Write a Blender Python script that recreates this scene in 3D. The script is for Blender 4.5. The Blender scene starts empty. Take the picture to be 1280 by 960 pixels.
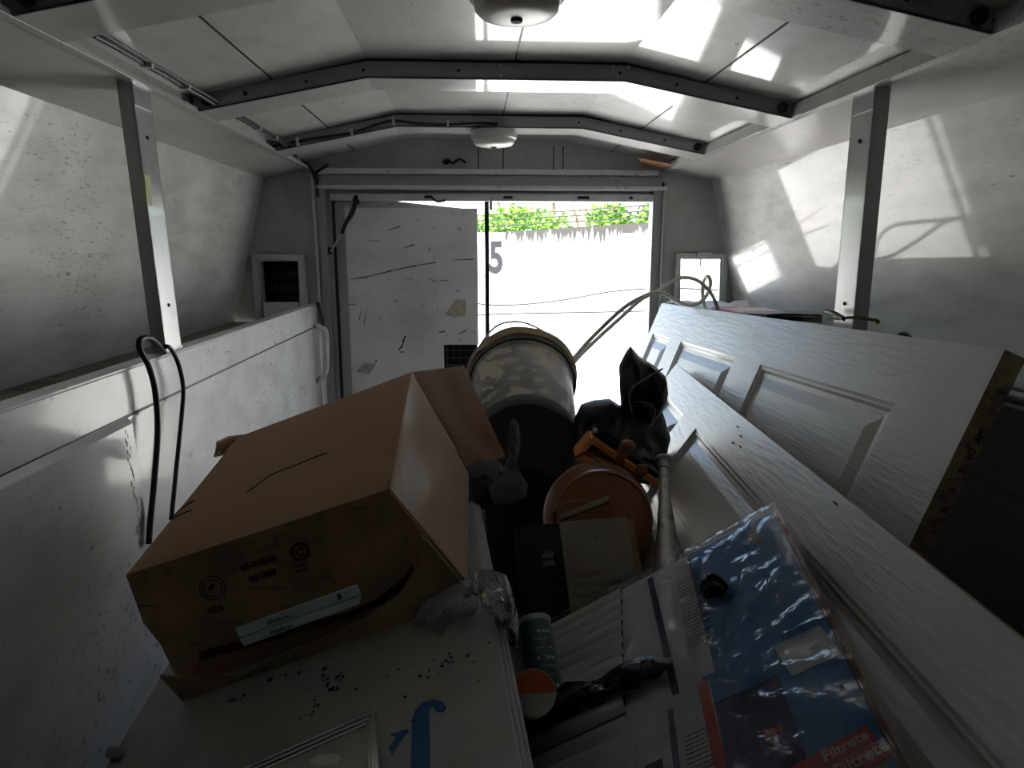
import bpy, bmesh, math, random
import numpy as np
from mathutils import Vector, Matrix, noise
random.seed(7)
S = bpy.context.scene
COL = S.collection
PI = math.pi

# ------------------------------------------------------------------ camera
FPX = 860.0
VPX, VPY = 590, 315                      # where the body's long axis vanishes
pit = math.atan((480 - VPY) / FPX)
yaw = math.atan((640 - VPX) / (FPX / math.cos(pit)))
FW = Vector((math.sin(yaw) * math.cos(pit), math.cos(yaw) * math.cos(pit), -math.sin(pit)))
RT = Vector((math.cos(yaw), -math.sin(yaw), 0))
UP = RT.cross(FW)
CAM = Vector((0, 0, 0.9))
cd = bpy.data.cameras.new('camera')
cam = bpy.data.objects.new('camera', cd)
COL.objects.link(cam)
m = Matrix((RT, UP, -FW)).transposed().to_4x4()
m.translation = CAM
cam.matrix_world = m
cd.sensor_width = 36
cd.lens = FPX / 1280 * 36
cd.clip_start = 0.02
cd.clip_end = 200
S.camera = cam

# ------------------------------------------------------------------ light
S.view_settings.view_transform = 'Standard'
S.view_settings.look = 'None'
S.view_settings.gamma = 1
S.view_settings.use_curve_mapping = False
S.view_settings.exposure = 0.55
W = bpy.data.worlds.new('sky')
S.world = W
W.use_nodes = True
nt = W.node_tree
sky = nt.nodes.new('ShaderNodeTexSky')
sky.sky_type = 'NISHITA'
sky.sun_disc = False
sky.sun_elevation = math.radians(58)
sky.sun_rotation = math.radians(200)
bg = nt.nodes['Background']
nt.links.new(sky.outputs[0], bg.inputs[0])
bg.inputs[1].default_value = 0.38
sl = bpy.data.lights.new('sun', 'SUN')
sl.energy = 20.0
sl.angle = math.radians(0.5)
sl.color = (1, 0.97, 0.92)
so = bpy.data.objects.new('sun', sl)
COL.objects.link(so)
so.rotation_euler = Vector((-0.35, -0.55, 1.0)).to_track_quat('Z', 'Y').to_euler()
so.location = (0, 0, 10)
S.cycles.max_bounces = 10
S.cycles.diffuse_bounces = 7
S.cycles.glossy_bounces = 5
S.cycles.transparent_max_bounces = 16
S.cycles.sample_clamp_indirect = 6.0

# ------------------------------------------------------------------ helpers: rays used only while laying things out
def ray(x, y):
    return RT * (x - 640) + UP * (480 - y) + FW * FPX
def atY(x, y, Y):
    d = ray(x, y); return CAM + d * (Y / d.y)
def atX(x, y, X):
    d = ray(x, y); return CAM + d * (X / d.x)
def atZ(x, y, Z):
    d = ray(x, y); return CAM + d * ((Z - CAM.z) / d.z)
def atP(x, y, p, n):
    d = ray(x, y); return CAM + d * ((p - CAM).dot(n) / d.dot(n))

# ------------------------------------------------------------------ materials
MATS = {}
def pset(b, **k):
    for a, v in k.items():
        n = a.replace('_', ' ')
        for s in b.inputs:
            if s.name.lower() == n.lower():
                s.default_value = v
def mat(name, col, rough=0.5, metal=0.0, coat=0.0, coat_rough=0.05, spec=0.5, bump=0.0, bscale=40.0, var=0.0,
        vscale=6.0, vcol=None, dirt=0.0, dcol=(0.05, 0.045, 0.04), dscale=(30, 4, 30), trans=0.0, stretch=(1, 1, 1), thr=(0.60, 0.68), sheen=0):
    if name in MATS: return MATS[name]
    M = bpy.data.materials.new(name); M.use_nodes = True
    t = M.node_tree; b = t.nodes['Principled BSDF']; L = t.links
    pset(b, Base_Color=(*col, 1), Roughness=rough, Metallic=metal, Coat_Weight=coat, Coat_Roughness=coat_rough,
         Specular_IOR_Level=spec, Transmission_Weight=trans, Sheen_Weight=sheen)
    tc = t.nodes.new('ShaderNodeTexCoord')
    def mapped(sc):
        mp = t.nodes.new('ShaderNodeMapping'); mp.inputs['Scale'].default_value = sc
        L.new(tc.outputs['Object'], mp.inputs[0]); return mp.outputs[0]
    def nz(sc, detail=4, mult=(1, 1, 1)):
        n = t.nodes.new('ShaderNodeTexNoise'); n.inputs['Scale'].default_value = sc; n.inputs['Detail'].default_value = detail
        L.new(mapped(mult), n.inputs['Vector']); return n.outputs[0]
    cur = None
    def mixc(fac, a, bb):
        mx = t.nodes.new('ShaderNodeMix'); mx.data_type = 'RGBA'
        L.new(fac, mx.inputs[0])
        if isinstance(a, tuple): mx.inputs[6].default_value = (*a, 1)
        else: L.new(a, mx.inputs[6])
        mx.inputs[7].default_value = (*bb, 1)
        return mx.outputs[2]
    def ramp(src, lo, hi, top=1.0):
        r = t.nodes.new('ShaderNodeMapRange'); r.inputs[1].default_value = lo; r.inputs[2].default_value = hi
        r.inputs[3].default_value = 0; r.inputs[4].default_value = top; L.new(src, r.inputs[0]); return r.outputs[0]
    cur = col
    if var > 0:
        vc = vcol or tuple(c * 0.6 for c in col)
        cur = mixc(ramp(nz(vscale, 5, stretch), 0.38, 0.68, var), cur, vc)
    def mul(a, bsock):
        q = t.nodes.new('ShaderNodeMath'); q.operation = 'MULTIPLY'; L.new(a, q.inputs[0]); L.new(bsock, q.inputs[1]); return q.outputs[0]
    if dirt > 0:
        # fine grime in clusters, a few long thin scuffs, and a soft fibrous film
        film = ramp(nz(1.0, 8, tuple(q * .22 for q in dscale)), .42, .72, dirt * .38)
        cur = mixc(film, cur, tuple(min(1, q * .6 + .12) for q in dcol))
        mask = ramp(nz(2.6, 3), .46, .64, 1.0)
        cur = mixc(mul(ramp(nz(1.0, 9, tuple(q * 1.5 for q in dscale)), thr[0] - .05, thr[1] - .02, dirt), mask), cur, dcol)
        cur = mixc(ramp(nz(1.0, 8, dscale), thr[0] + .03, thr[1] + .05, dirt * .8), cur, dcol)
        cur = mixc(ramp(nz(1.0, 4, (dscale[0] * .3, dscale[1] * .3, dscale[2] * 2.2)), thr[0] + .07, thr[1] + .05, dirt), cur, dcol)
    if not isinstance(cur, tuple): L.new(cur, b.inputs['Base Color'])
    if bump > 0:
        bp = t.nodes.new('ShaderNodeBump'); bp.inputs['Strength'].default_value = bump; bp.inputs['Distance'].default_value = 0.01
        L.new(nz(bscale, 4, stretch), bp.inputs['Height']); L.new(bp.outputs[0], b.inputs['Normal'])
    MATS[name] = M
    return M
def clear_mat(name, tint=(0.85, 0.87, 0.9), diff=0.18, gl=0.25, rough=0.08, bs=30, bst=0.6, mult=(1, 1, 1), dcol=(.6, .62, .66)):
    M = bpy.data.materials.new(name); M.use_nodes = True
    t = M.node_tree; L = t.links; t.nodes.remove(t.nodes['Principled BSDF']); out = t.nodes['Material Output']
    tr = t.nodes.new('ShaderNodeBsdfTransparent'); tr.inputs[0].default_value = (*tint, 1)
    df = t.nodes.new('ShaderNodeBsdfDiffuse'); df.inputs[0].default_value = (*dcol, 1)
    g = t.nodes.new('ShaderNodeBsdfGlossy'); g.inputs['Roughness'].default_value = rough
    tc = t.nodes.new('ShaderNodeTexCoord'); mp = t.nodes.new('ShaderNodeMapping'); mp.inputs['Scale'].default_value = mult
    n = t.nodes.new('ShaderNodeTexNoise'); n.inputs['Scale'].default_value = bs; n.inputs['Detail'].default_value = 3
    L.new(tc.outputs['Object'], mp.inputs[0]); L.new(mp.outputs[0], n.inputs['Vector'])
    bp = t.nodes.new('ShaderNodeBump'); bp.inputs['Strength'].default_value = bst; bp.inputs['Distance'].default_value = 0.006
    L.new(n.outputs[0], bp.inputs['Height']); L.new(bp.outputs[0], g.inputs['Normal'])
    m1 = t.nodes.new('ShaderNodeMixShader'); m1.inputs[0].default_value = diff
    L.new(tr.outputs[0], m1.inputs[1]); L.new(df.outputs[0], m1.inputs[2])
    lw = t.nodes.new('ShaderNodeFresnel'); lw.inputs[0].default_value = 1.5; L.new(bp.outputs[0], lw.inputs['Normal'])
    ad = t.nodes.new('ShaderNodeMath'); ad.operation = 'MULTIPLY_ADD'; ad.inputs[1].default_value = .95; ad.inputs[2].default_value = gl * 0.06
    ad.use_clamp = True
    L.new(lw.outputs[0], ad.inputs[0])
    m2 = t.nodes.new('ShaderNodeMixShader'); L.new(ad.outputs[0], m2.inputs[0]); L.new(m1.outputs[0], m2.inputs[1]); L.new(g.outputs[0], m2.inputs[2])
    L.new(m2.outputs[0], out.inputs[0])
    return M

WALL = mat('white_laminate', (.80, .805, .79), .42, coat=.65, coat_rough=.055, dirt=.8, dscale=(85, 30, 120), thr=(.635, .70), bump=.02, bscale=90,
           var=.75, vscale=3.2, vcol=(.52, .52, .50), dcol=(.13, .125, .115))
CEIL = mat('white_ceiling_laminate', (.79, .79, .77), .4, coat=.85, coat_rough=.06, dirt=.6, dscale=(90, 45, 90), thr=(.64, .71), bump=.015, bscale=25,
           var=.35, vscale=2.5, vcol=(.52, .51, .48), dcol=(.2, .18, .15))
SOFF = mat('stained_soffit_laminate', (.70, .69, .66), .42, coat=.9, coat_rough=.12, dirt=.45, dscale=(60, 25, 60), thr=(.6, .74), var=.7,
           vscale=3, vcol=(.42, .40, .36), dcol=(.25, .22, .18), stretch=(1, .5, 1))
PAINT = mat('white_painted_steel', (.76, .77, .77), .38, coat=.32, coat_rough=.10, dirt=.75, dscale=(70, 34, 60), thr=(.65, .71), bump=.015, bscale=60,
            var=.2, vscale=2.2, vcol=(.55, .56, .56), dcol=(.10, .085, .07))
FRAME = mat('grey_painted_metal', (.36, .37, .37), .4, metal=.25, dirt=.4, dscale=(40, 40, 40), thr=(.62, .7), coat=.3, coat_rough=.2)
BACKW = mat('dusty_grey_paint', (.54, .54, .53), .6, dirt=.6, dscale=(80, 80, 60), thr=(.62, .7), var=.5, vscale=6, vcol=(.38, .375, .36), dcol=(.1, .09, .07))
ALU = mat('brushed_aluminium', (.55, .56, .57), .33, metal=.9, dirt=.25, dscale=(40, 40, 15), thr=(.6, .7))
WTRIM = mat('white_trim', (.66, .67, .67), .35, dirt=.6, dscale=(50, 50, 50), thr=(.64, .7), dcol=(.12, .09, .06), coat=.3)
BLACK = mat('black_rubber', (.012, .012, .013), .5)
DARK = mat('dark_recess', (.01, .01, .011), .7)
RUST = mat('rust_brown', (.12, .045, .02), .8, var=.8, vscale=60, vcol=(.03, .015, .01))
FLOOR = mat('dirty_plywood_floor', (.10, .085, .07), .8, var=.8, vscale=8, vcol=(.04, .035, .03), dirt=.5)
LEDGE = mat('brown_dust_ledge', (.25, .21, .17), .8, var=.8, vscale=20, vcol=(.09, .07, .055), dirt=.5)

# ------------------------------------------------------------------ mesh building
class MB:
    def __init__(s): s.v = []; s.f = []; s.smooth = False
    def add(s, vs, fs):
        o = len(s.v); s.v += [Vector(v) for v in vs]; s.f += [tuple(o + i for i in f) for f in fs]; return s
    def hexa(s, p):            # p: 8 points, bottom loop 0-3 then top loop 4-7
        return s.add(p, [(0, 3, 2, 1), (4, 5, 6, 7), (0, 1, 5, 4), (1, 2, 6, 5), (2, 3, 7, 6), (3, 0, 4, 7)])
    def box(s, lo, hi):
        x0, y0, z0 = lo; x1, y1, z1 = hi
        return s.hexa([(x0, y0, z0), (x1, y0, z0), (x1, y1, z0), (x0, y1, z0), (x0, y0, z1), (x1, y0, z1), (x1, y1, z1), (x0, y1, z1)])
    def obox(s, o, a, b, c):   # corner o and three edge vectors
        o, a, b, c = map(Vector, (o, a, b, c))
        p = [o, o + a, o + a + b, o + b, o + c, o + a + c, o + a + b + c, o + b + c]
        if a.cross(b).dot(c) < 0: p = [p[0], p[3], p[2], p[1], p[4], p[7], p[6], p[5]]
        return s.hexa(p)
    def prism(s, poly, vec):   # closed polygon pushed along vec
        n = len(poly); vec = Vector(vec); a = [Vector(p) for p in poly]
        return s.add(a + [p + vec for p in a], [tuple(range(n - 1, -1, -1)), tuple(range(n, 2 * n))] + [(i, (i + 1) % n, n + (i + 1) % n, n + i) for i in range(n)])
    def tube(s, pts, r, seg=10, close=False, smoothpath=6, flat=1.0):
        pts = [Vector(p) for p in pts]
        rr = r if isinstance(r, (list, tuple)) else [r] * len(pts)
        if smoothpath > 1 and len(pts) > 2:
            q = []; qr = []
            n = len(pts)
            for i in range(n - 1):
                p0 = pts[max(i - 1, 0)]; p1 = pts[i]; p2 = pts[i + 1]; p3 = pts[min(i + 2, n - 1)]
                for k in range(smoothpath):
                    u = k / smoothpath
                    q.append(0.5 * ((2 * p1) + (p2 - p0) * u + (2 * p0 - 5 * p1 + 4 * p2 - p3) * u * u + (3 * p1 - p0 - 3 * p2 + p3) * u ** 3))
                    qr.append(rr[i] * (1 - u) + rr[i + 1] * u)
            q.append(pts[-1]); qr.append(rr[-1]); pts, rr = q, qr
        n = len(pts); vs = []; fs = []
        T = (pts[1] - pts[0]).normalized(); N = T.orthogonal().normalized()
        for i, p in enumerate(pts):
            t2 = (pts[min(i + 1, n - 1)] - pts[max(i - 1, 0)])
            if t2.length > 1e-9: T = t2.normalized()
            N = (N - T * N.dot(T)).normalized(); B = T.cross(N)
            for k in range(seg):
                a = 2 * PI * k / seg
                vs.append(p + (N * math.cos(a) + B * math.sin(a) * flat) * rr[i])
        for i in range(n - 1):
            for k in range(seg):
                k2 = (k + 1) % seg
                fs.append((i * seg + k, i * seg + k2, (i + 1) * seg + k2, (i + 1) * seg + k))
        fs.append(tuple(range(seg - 1, -1, -1))); fs.append(tuple((n - 1) * seg + k for k in range(seg)))
        s.smooth = True
        return s.add(vs, fs)
    def lathe(s, o, ax, prof, seg=40, wob=0.0, arc=2 * PI):   # prof: (distance along axis, radius)
        o = Vector(o); ax = Vector(ax).normalized(); N = ax.orthogonal().normalized(); B = ax.cross(N)
        vs = []; fs = []; n = len(prof)
        for i, (h, r) in enumerate(prof):
            for k in range(seg):
                a = 2 * PI * k / seg; w = 1 + wob * noise.noise(Vector((math.cos(a) * 2, math.sin(a) * 2, h * 20)))
                vs.append(o + ax * h + (N * math.cos(a) + B * math.sin(a)) * max(r, 1e-4) * w)
        for i in range(n - 1):
            for k in range(seg):
                k2 = (k + 1) % seg
                fs.append((i * seg + k, i * seg + k2, (i + 1) * seg + k2, (i + 1) * seg + k))
        s.smooth = True
        return s.add(vs, fs)
    def sphere(s, c, r, seg=14, sc=(1, 1, 1)):
        c = Vector(c); prof = []
        vs = []; fs = []
        R = seg // 2
        for i in range(R + 1):
            th = PI * i / R
            for k in range(seg):
                a = 2 * PI * k / seg
                vs.append(c + Vector((math.sin(th) * math.cos(a) * sc[0], math.sin(th) * math.sin(a) * sc[1], math.cos(th) * sc[2])) * r)
        for i in range(R):
            for k in range(seg):
                k2 = (k + 1) % seg
                fs.append((i * seg + k, (i + 1) * seg + k, (i + 1) * seg + k2, i * seg + k2))
        s.smooth = True
        return s.add(vs, fs)
    def quad(s, a, b, c, d): return s.add([a, b, c, d], [(0, 1, 2, 3)])
    def build(s, name, material, parent=None, bevel=0.0, seg=2, merge=True):
        off = Vector((0, 0, 0))
        if parent is not None: off = Vector(parent['_o']) if '_o' in parent else Vector((0, 0, 0))
        me = bpy.data.meshes.new(name)
        me.from_pydata([v - off for v in s.v], [], s.f)
        me.validate()
        bm = bmesh.new(); bm.from_mesh(me)
        if merge: bmesh.ops.remove_doubles(bm, verts=bm.verts, dist=1e-5)
        bmesh.ops.recalc_face_normals(bm, faces=bm.faces)
        if s.smooth:
            for f in bm.faces: f.smooth = True
            for e in bm.edges:
                if len(e.link_faces) == 2 and e.calc_face_angle(0) > math.radians(50): e.smooth = False
        bm.to_mesh(me); bm.free()
        me.materials.append(material)
        o = bpy.data.objects.new(name, me); COL.objects.link(o)
        o['_o'] = tuple(off)
        if parent is not None: o.parent = parent
        if bevel > 0:
            mo = o.modifiers.new('bevel', 'BEVEL'); mo.width = bevel; mo.segments = seg; mo.limit_method = 'ANGLE'; mo.angle_limit = math.radians(35)
            mo.harden_normals = False
        return o
def tag(o, label, cat, group=None, kind=None):
    o['label'] = label; o['category'] = cat
    if group: o['group'] = group
    if kind: o['kind'] = kind
    return o
def thing(name, label, cat, loc=(0, 0, 0), group=None):
    o = bpy.data.objects.new(name, None); COL.objects.link(o); o.location = loc
    o.empty_display_size = .05
    o['_o'] = tuple(loc)
    return tag(o, label, cat, group)
def struct(name, mb, material, bevel=0, parent=None, label=None):
    o = mb.build(name, material, parent, bevel)
    if parent is None: o['kind'] = 'structure'
    return o
def text(s, name, o, ex, ey, height, material, parent, ext=0.0006, align='LEFT', bold=0.0):
    """lettering lying on a surface: origin o, reading direction ex, up direction ey"""
    cu = bpy.data.curves.new(name, 'FONT'); cu.body = s; cu.size = height * 1.4; cu.extrude = ext; cu.align_x = align; cu.offset = bold * height * .8
    ob = bpy.data.objects.new(name, cu)
    ex = Vector(ex).normalized(); ey = Vector(ey); ey = (ey - ex * ey.dot(ex)).normalized(); ez = ex.cross(ey)
    mm = Matrix((ex, ey, ez)).transposed().to_4x4()
    off = Vector(parent['_o']); mm.translation = Vector(o) - off
    dg = bpy.context.evaluated_depsgraph_get()
    COL.objects.link(ob); dg.update()
    me = bpy.data.meshes.new_from_object(ob.evaluated_get(dg))
    bpy.data.objects.remove(ob); bpy.data.curves.remove(cu)
    me.transform(mm); me.materials.clear(); me.materials.append(material)
    q = bpy.data.objects.new(name, me); COL.objects.link(q); q.parent = parent; q['_o'] = tuple(off)
    return q
def pillow(outline, T, cen=None, rings=10, amp=0.3, freq=9.0, nrm=Vector((0, -1, 0)), seed=0, sub=5, ridge=True, power=0.5):
    """a puffy crumpled body: outline = world points (closed), T = half thickness"""
    P = [Vector(p) for p in outline]; q = []
    n = len(P)
    for i in range(n):
        for k in range(sub): q.append(P[i].lerp(P[(i + 1) % n], k / sub))
    c = Vector(cen) if cen is not None else sum(q, Vector()) / len(q)
    mb = MB(); vs = []; fs = []; n = len(q)
    for side in (1, -1):
        base = len(vs)
        for r in range(rings + 1):
            t = 1 - r / rings
            for i in range(n):
                p = c.lerp(q[i], max(t, .001))
                h = T * max(1 - t * t, 0) ** power
                nn = noise.noise(p * freq + Vector((seed, 0, 0))); 
                if ridge: nn = 1 - abs(nn) * 3.2
                n2 = 1 - abs(noise.noise(p * freq * 2.3 + Vector((0, seed, 3)))) * 3
                k = (1 + amp * nn + amp * .45 * n2)
                w = min(1, (1 - t) * 4)
                jit = Vector((noise.noise(p * freq * 1.5 + Vector((9, seed, 0))), 0, noise.noise(p * freq * 1.5 + Vector((0, 9, seed))))) * T * amp * .5 * w
                vs.append(p + nrm * side * h * k + jit)
        for r in range(rings):
            for i in range(n):
                j = (i + 1) % n
                f = (base + r * n + i, base + r * n + j, base + (r + 1) * n + j, base + (r + 1) * n + i)
                fs.append(f if side > 0 else f[::-1])
    mb.add(vs, fs); mb.smooth = True
    return mb
def px(outline, Y): return [atY(x, y, Y) for x, y in outline]

# ================================================================== THE BODY
D = 2.70                                  # rear wall
Y0 = -0.75                                # front wall, behind the camera
xc = 0.07                                 # centre line
lipZ, lipL, lipR = .703, -.593, .745
ledZ = .637
wbL, wbR = -.915, 1.055
stL, stR, stZ = -.768, .925, 1.168
ceL, ceR, ceZ = -.610, .750, 1.205
fcL, fcR, fcZ = -.225, .345, 1.315
struct('floor', MB().box((wbL - .02, Y0, -.03), (wbR + .02, D + .06, 0)), FLOOR)
# ceiling: flat centre and two falling sides, folded sheet
prof = [(ceL, ceZ + .025), (fcL, fcZ), (fcR, fcZ), (ceR, ceZ + .025)]
mb = MB()
for (a, b) in zip(prof[:-1], prof[1:]):
    mb.hexa([(a[0], Y0, a[1]), (b[0], Y0, b[1]), (b[0], D + .03, b[1]), (a[0], D + .03, a[1]),
             (a[0], Y0, a[1] + .02), (b[0], Y0, b[1] + .02), (b[0], D + .03, b[1] + .02), (a[0], D + .03, a[1] + .02)])
struct('ceiling', mb, CEIL)
# slanted upper walls, soffits
def slab(x0, z0, x1, z1, th, ya=Y0, yb=D + .03):
    d = Vector((x1 - x0, 0, z1 - z0)).normalized(); n = Vector((-d.z, 0, d.x)) * th
    return MB().hexa([(x0, ya, z0), (x1, ya, z1), (x1, yb, z1), (x0, yb, z0),
                      (x0 + n.x, ya, z0 + n.z), (x1 + n.x, ya, z1 + n.z), (x1 + n.x, yb, z1 + n.z), (x0 + n.x, yb, z0 + n.z)])
struct('wall_left_upper', slab(wbL, ledZ - .01, stL, stZ, .02), WALL)
struct('wall_right_upper', slab(wbR, ledZ - .01, stR, stZ, -.02), WALL)
struct('wall_left_soffit', slab(stL, stZ, ceL, ceZ, .02), SOFF)
struct('wall_right_soffit', slab(stR, stZ, ceR, ceZ, -.02), SOFF)
# compartments: fascia + top ledge
struct('wall_left', MB().box((lipL - .022, Y0, 0), (lipL, D - .01, lipZ)), PAINT, .003)
struct('wall_right', MB().box((lipR, Y0, 0), (lipR + .022, D - .01, lipZ)), mat('dark_grey_fascia', (.10, .105, .115), .6, dirt=.5, var=.5), .003)  # right fascia coloured dark grey throughout
struct('wall_left_ledge', MB().box((wbL - .01, Y0, ledZ - .02), (lipL - .022, D - .01, ledZ)), LEDGE)
struct('wall_right_ledge', MB().box((lipR + .022, Y0, ledZ - .02), (wbR + .01, D - .01, ledZ)), PAINT)
struct('wall_front', MB().box((wbL - .1, Y0 - .03, 0), (wbR + .1, Y0, fcZ + .05)), FRAME)
EDGE = mat('grey_edge_angle', (.46, .46, .45), .4, dirt=.5, dscale=(60, 60, 60), thr=(.62, .7), coat=.3)
UNDER = mat('lit_tone_flange', (.54, .54, .53), .35, dirt=.5, dscale=(50, 50, 50), thr=(.64, .7), coat=.6, coat_rough=.07)
# long edge angles along the ceiling
mb = MB(); mb.box((ceL - .004, Y0, ceZ - .006), (ceL + .018, D, ceZ + .004)); mb.box((ceL - .02, Y0, ceZ + .003), (ceL + .002, D + .03, ceZ + .06)); struct('trim_1', mb, EDGE, .001)
mb = MB(); mb.box((ceR - .018, Y0, ceZ - .006), (ceR + .004, D, ceZ + .004)); mb.box((ceR - .018, Y0, ceZ + .004), (ceR - .014, D, ceZ + .024)); mb.box((ceR - .002, Y0, ceZ + .003), (ceR + .02, D + .03, ceZ + .06)); struct('trim_2', mb, EDGE, .001)
# bows carry black strips in place of shadow lines at the lining
# roof bows
n_trim = 3
def bow(Y, lamp_hole=False):
    global n_trim
    fr = MB(); dep = .115; h = .034
    pts = [(ceL + .008, ceZ - .006), (fcL - .0, fcZ - .040), (fcR, fcZ - .040), (ceR - .008, ceZ - .006)]
    for a, b in zip(pts[:-1], pts[1:]):
        fr.hexa([(a[0], Y, a[1]), (b[0], Y, b[1]), (b[0], Y + .004, b[1]), (a[0], Y + .004, a[1]),
                 (a[0], Y, a[1] + h), (b[0], Y, b[1] + h), (b[0], Y + .004, b[1] + h), (a[0], Y + .004, a[1] + h)])
        fr.hexa([(a[0], Y, a[1]), (b[0], Y, b[1]), (b[0], Y + dep, b[1]), (a[0], Y + dep, a[1]),
                 (a[0], Y, a[1] + .003), (b[0], Y, b[1] + .003), (b[0], Y + dep, b[1] + .003), (a[0], Y + dep, a[1] + .003)])
        fr.hexa([(a[0], Y + dep - .004, a[1]), (b[0], Y + dep - .004, b[1]), (b[0], Y + dep, b[1]), (a[0], Y + dep, a[1]),
                 (a[0], Y + dep - .004, a[1] + h), (b[0], Y + dep - .004, b[1] + h), (b[0], Y + dep, b[1] + h), (a[0], Y + dep, a[1] + h)])
    o = fr.build('trim_%d' % n_trim, FRAME); o['kind'] = 'structure'; o['_o'] = (0, 0, 0); n_trim += 1
    pt = MB()
    for a, b in zip(pts[:-1], pts[1:]):       # underside coloured paler to mimic light catching it
        e = .001
        pt.hexa([(a[0], Y + .002, a[1] - e), (b[0], Y + .002, b[1] - e), (b[0], Y + dep, b[1] - e), (a[0], Y + dep, a[1] - e),
                 (a[0], Y + .002, a[1]), (b[0], Y + .002, b[1]), (b[0], Y + dep, b[1]), (a[0], Y + dep, a[1])])
    pt.build('lit_tone_underside', UNDER, o)
    # bolts
    for i, (a, b) in enumerate(zip(pts[:-1], pts[1:])):
        for t in ((.085,) if i == 0 else (.915,) if i == 2 else ()):
            p = Vector((a[0] + (b[0] - a[0]) * t, Y, a[1] + (b[1] - a[1]) * t + .017))
            MB().lathe(p, (0, -1, 0), [(0, .0), (0, .012), (.006, .012), (.010, .007), (.010, 0)], 16).build('bolt', BLACK, o)
        for t in ((.3, .65, .98) if i != 1 else (.35, .98)):
            p = Vector((a[0] + (b[0] - a[0]) * t, Y, a[1] + (b[1] - a[1]) * t + .017))
            MB().lathe(p, (0, -1, 0), [(0, .0), (0, .0035), (.0015, .003), (.002, 0)], 10).build('rivet_or_glint', DARK, o)
    # black strip in place of the shadow line between bow and lining
    st = MB()
    for a, b in zip(pts[:-1], pts[1:]):
        st.hexa([(a[0], Y + .01, a[1] + h), (b[0], Y + .01, b[1] + h), (b[0], Y + .10, b[1] + h), (a[0], Y + .10, a[1] + h),
                 (a[0], Y + .01, a[1] + h + .008), (b[0], Y + .01, b[1] + h + .008), (b[0], Y + .10, b[1] + h + .008), (a[0], Y + .10, a[1] + h + .008)])
    st.build('shadow_strip', BLACK, o)
    return o
bows = [bow(Y) for Y in (.38, 1.0, 1.62, 2.22)]
for (x, z) in ((.068, .028), (.068, .008), (.318, .030), (.352, .030)):  # white dots standing in for glints at the bow's holes
    MB().lathe((x, 1.62, fcZ - .040 + z), (0, -1, 0), [(0, 0), (0, .0045), (.001, .004), (.0012, 0)], 12).build('rivet_or_glint', WTRIM, bows[2])
# lining seams
def seam(x0, y0, x1, y1, w=.004):
    global n_trim
    def cz(x):
        if x < fcL: return fcZ + (x - fcL) / (ceL - fcL) * (ceZ + .025 - fcZ)
        if x > fcR: return fcZ + (x - fcR) / (ceR - fcR) * (ceZ + .025 - fcZ)
        return fcZ
    mb = MB()
    a = Vector((x0, y0, cz(x0) - .001)); b = Vector((x1, y1, cz(x1) - .001)); d = (b - a).normalized(); s = Vector((d.y, -d.x, 0)) * w
    mb.hexa([a - s, b - s, b + s, a + s, a - s + Vector((0, 0, .003)), b - s + Vector((0, 0, .003)), b + s + Vector((0, 0, .003)), a + s + Vector((0, 0, .003))])
    o = mb.build('trim_%d' % n_trim, RUST if w > .004 else BLACK); o['kind'] = 'structure'; n_trim += 1
for xs in (-.43, .10, .53):
    seam(xs, Y0, xs, D, .0022)

# ---- rear wall with the door opening and two small windows
oL, oR, oT = -.527, .693, 1.112
wl = (-.800, -.662, .640, .868)        # left window opening x0,x1,z0,z1
wr = (.812, .985, .700, .875)
xs = sorted([wbL - .1, wl[0], wl[1], oL, oR, wr[0], wr[1], wbR + .1]); zs = sorted([0, wl[2], wl[3], wr[2], wr[3], oT, fcZ + .015])
zs = sorted(set(zs)); mb = MB()
for i in range(len(xs) - 1):
    for k in range(len(zs) - 1):
        cx, cz = (xs[i] + xs[i + 1]) / 2, (zs[k] + zs[k + 1]) / 2
        if oL < cx < oR and cz < oT: continue
        if wl[0] < cx < wl[1] and wl[2] < cz < wl[3]: continue
        if wr[0] < cx < wr[1] and wr[2] < cz < wr[3]: continue
        mb.box((xs[i], D, zs[k]), (xs[i + 1], D + .03, zs[k + 1]))
struct('wall_back', mb, BACKW)
# header: stacked bars over the doors
hd = MB(); hd.box((oL - .045, D - .05, 1.182), (oR + .01, D, 1.202)); struct('trim_30', hd, WTRIM, .002)
hd = MB(); hd.box((oL - .045, D - .030, 1.142), (oR + .03, D, 1.182)); struct('trim_31', hd, FRAME, .002)
hd = MB(); hd.box((oL - .045, D - .055, 1.128), (oR + .045, D, 1.142)); struct('trim_32', hd, WTRIM, .002)
hd = MB(); hd.box((oL, D - .02, 1.088), (oR, D + .025, 1.116)); h3 = struct('trim_33', hd, WTRIM, .002)
h3['_o'] = (0, 0, 0)
for t, w in ((.08, .012), (.30, .03), (.545, .035), (.78, .045), (.93, .012)):
    x = oL + (oR - oL) * t
    MB().box((x - w / 2, D - .024, 1.097), (x + w / 2, D - .018, 1.108)).build('striker_plate', RUST if .5 < t < .6 else DARK, h3, .001)
MB().tube([(oL + .38, D - .03, 1.10), (oL + .40, D - .035, 1.085), (oL + .43, D - .035, 1.09)], .004).build('hook', DARK, h3)
MB().box((oL + .595, D - .03, 1.055), (oL + .605, D - .022, 1.10)).build('pin', ALU, h3)
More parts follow.
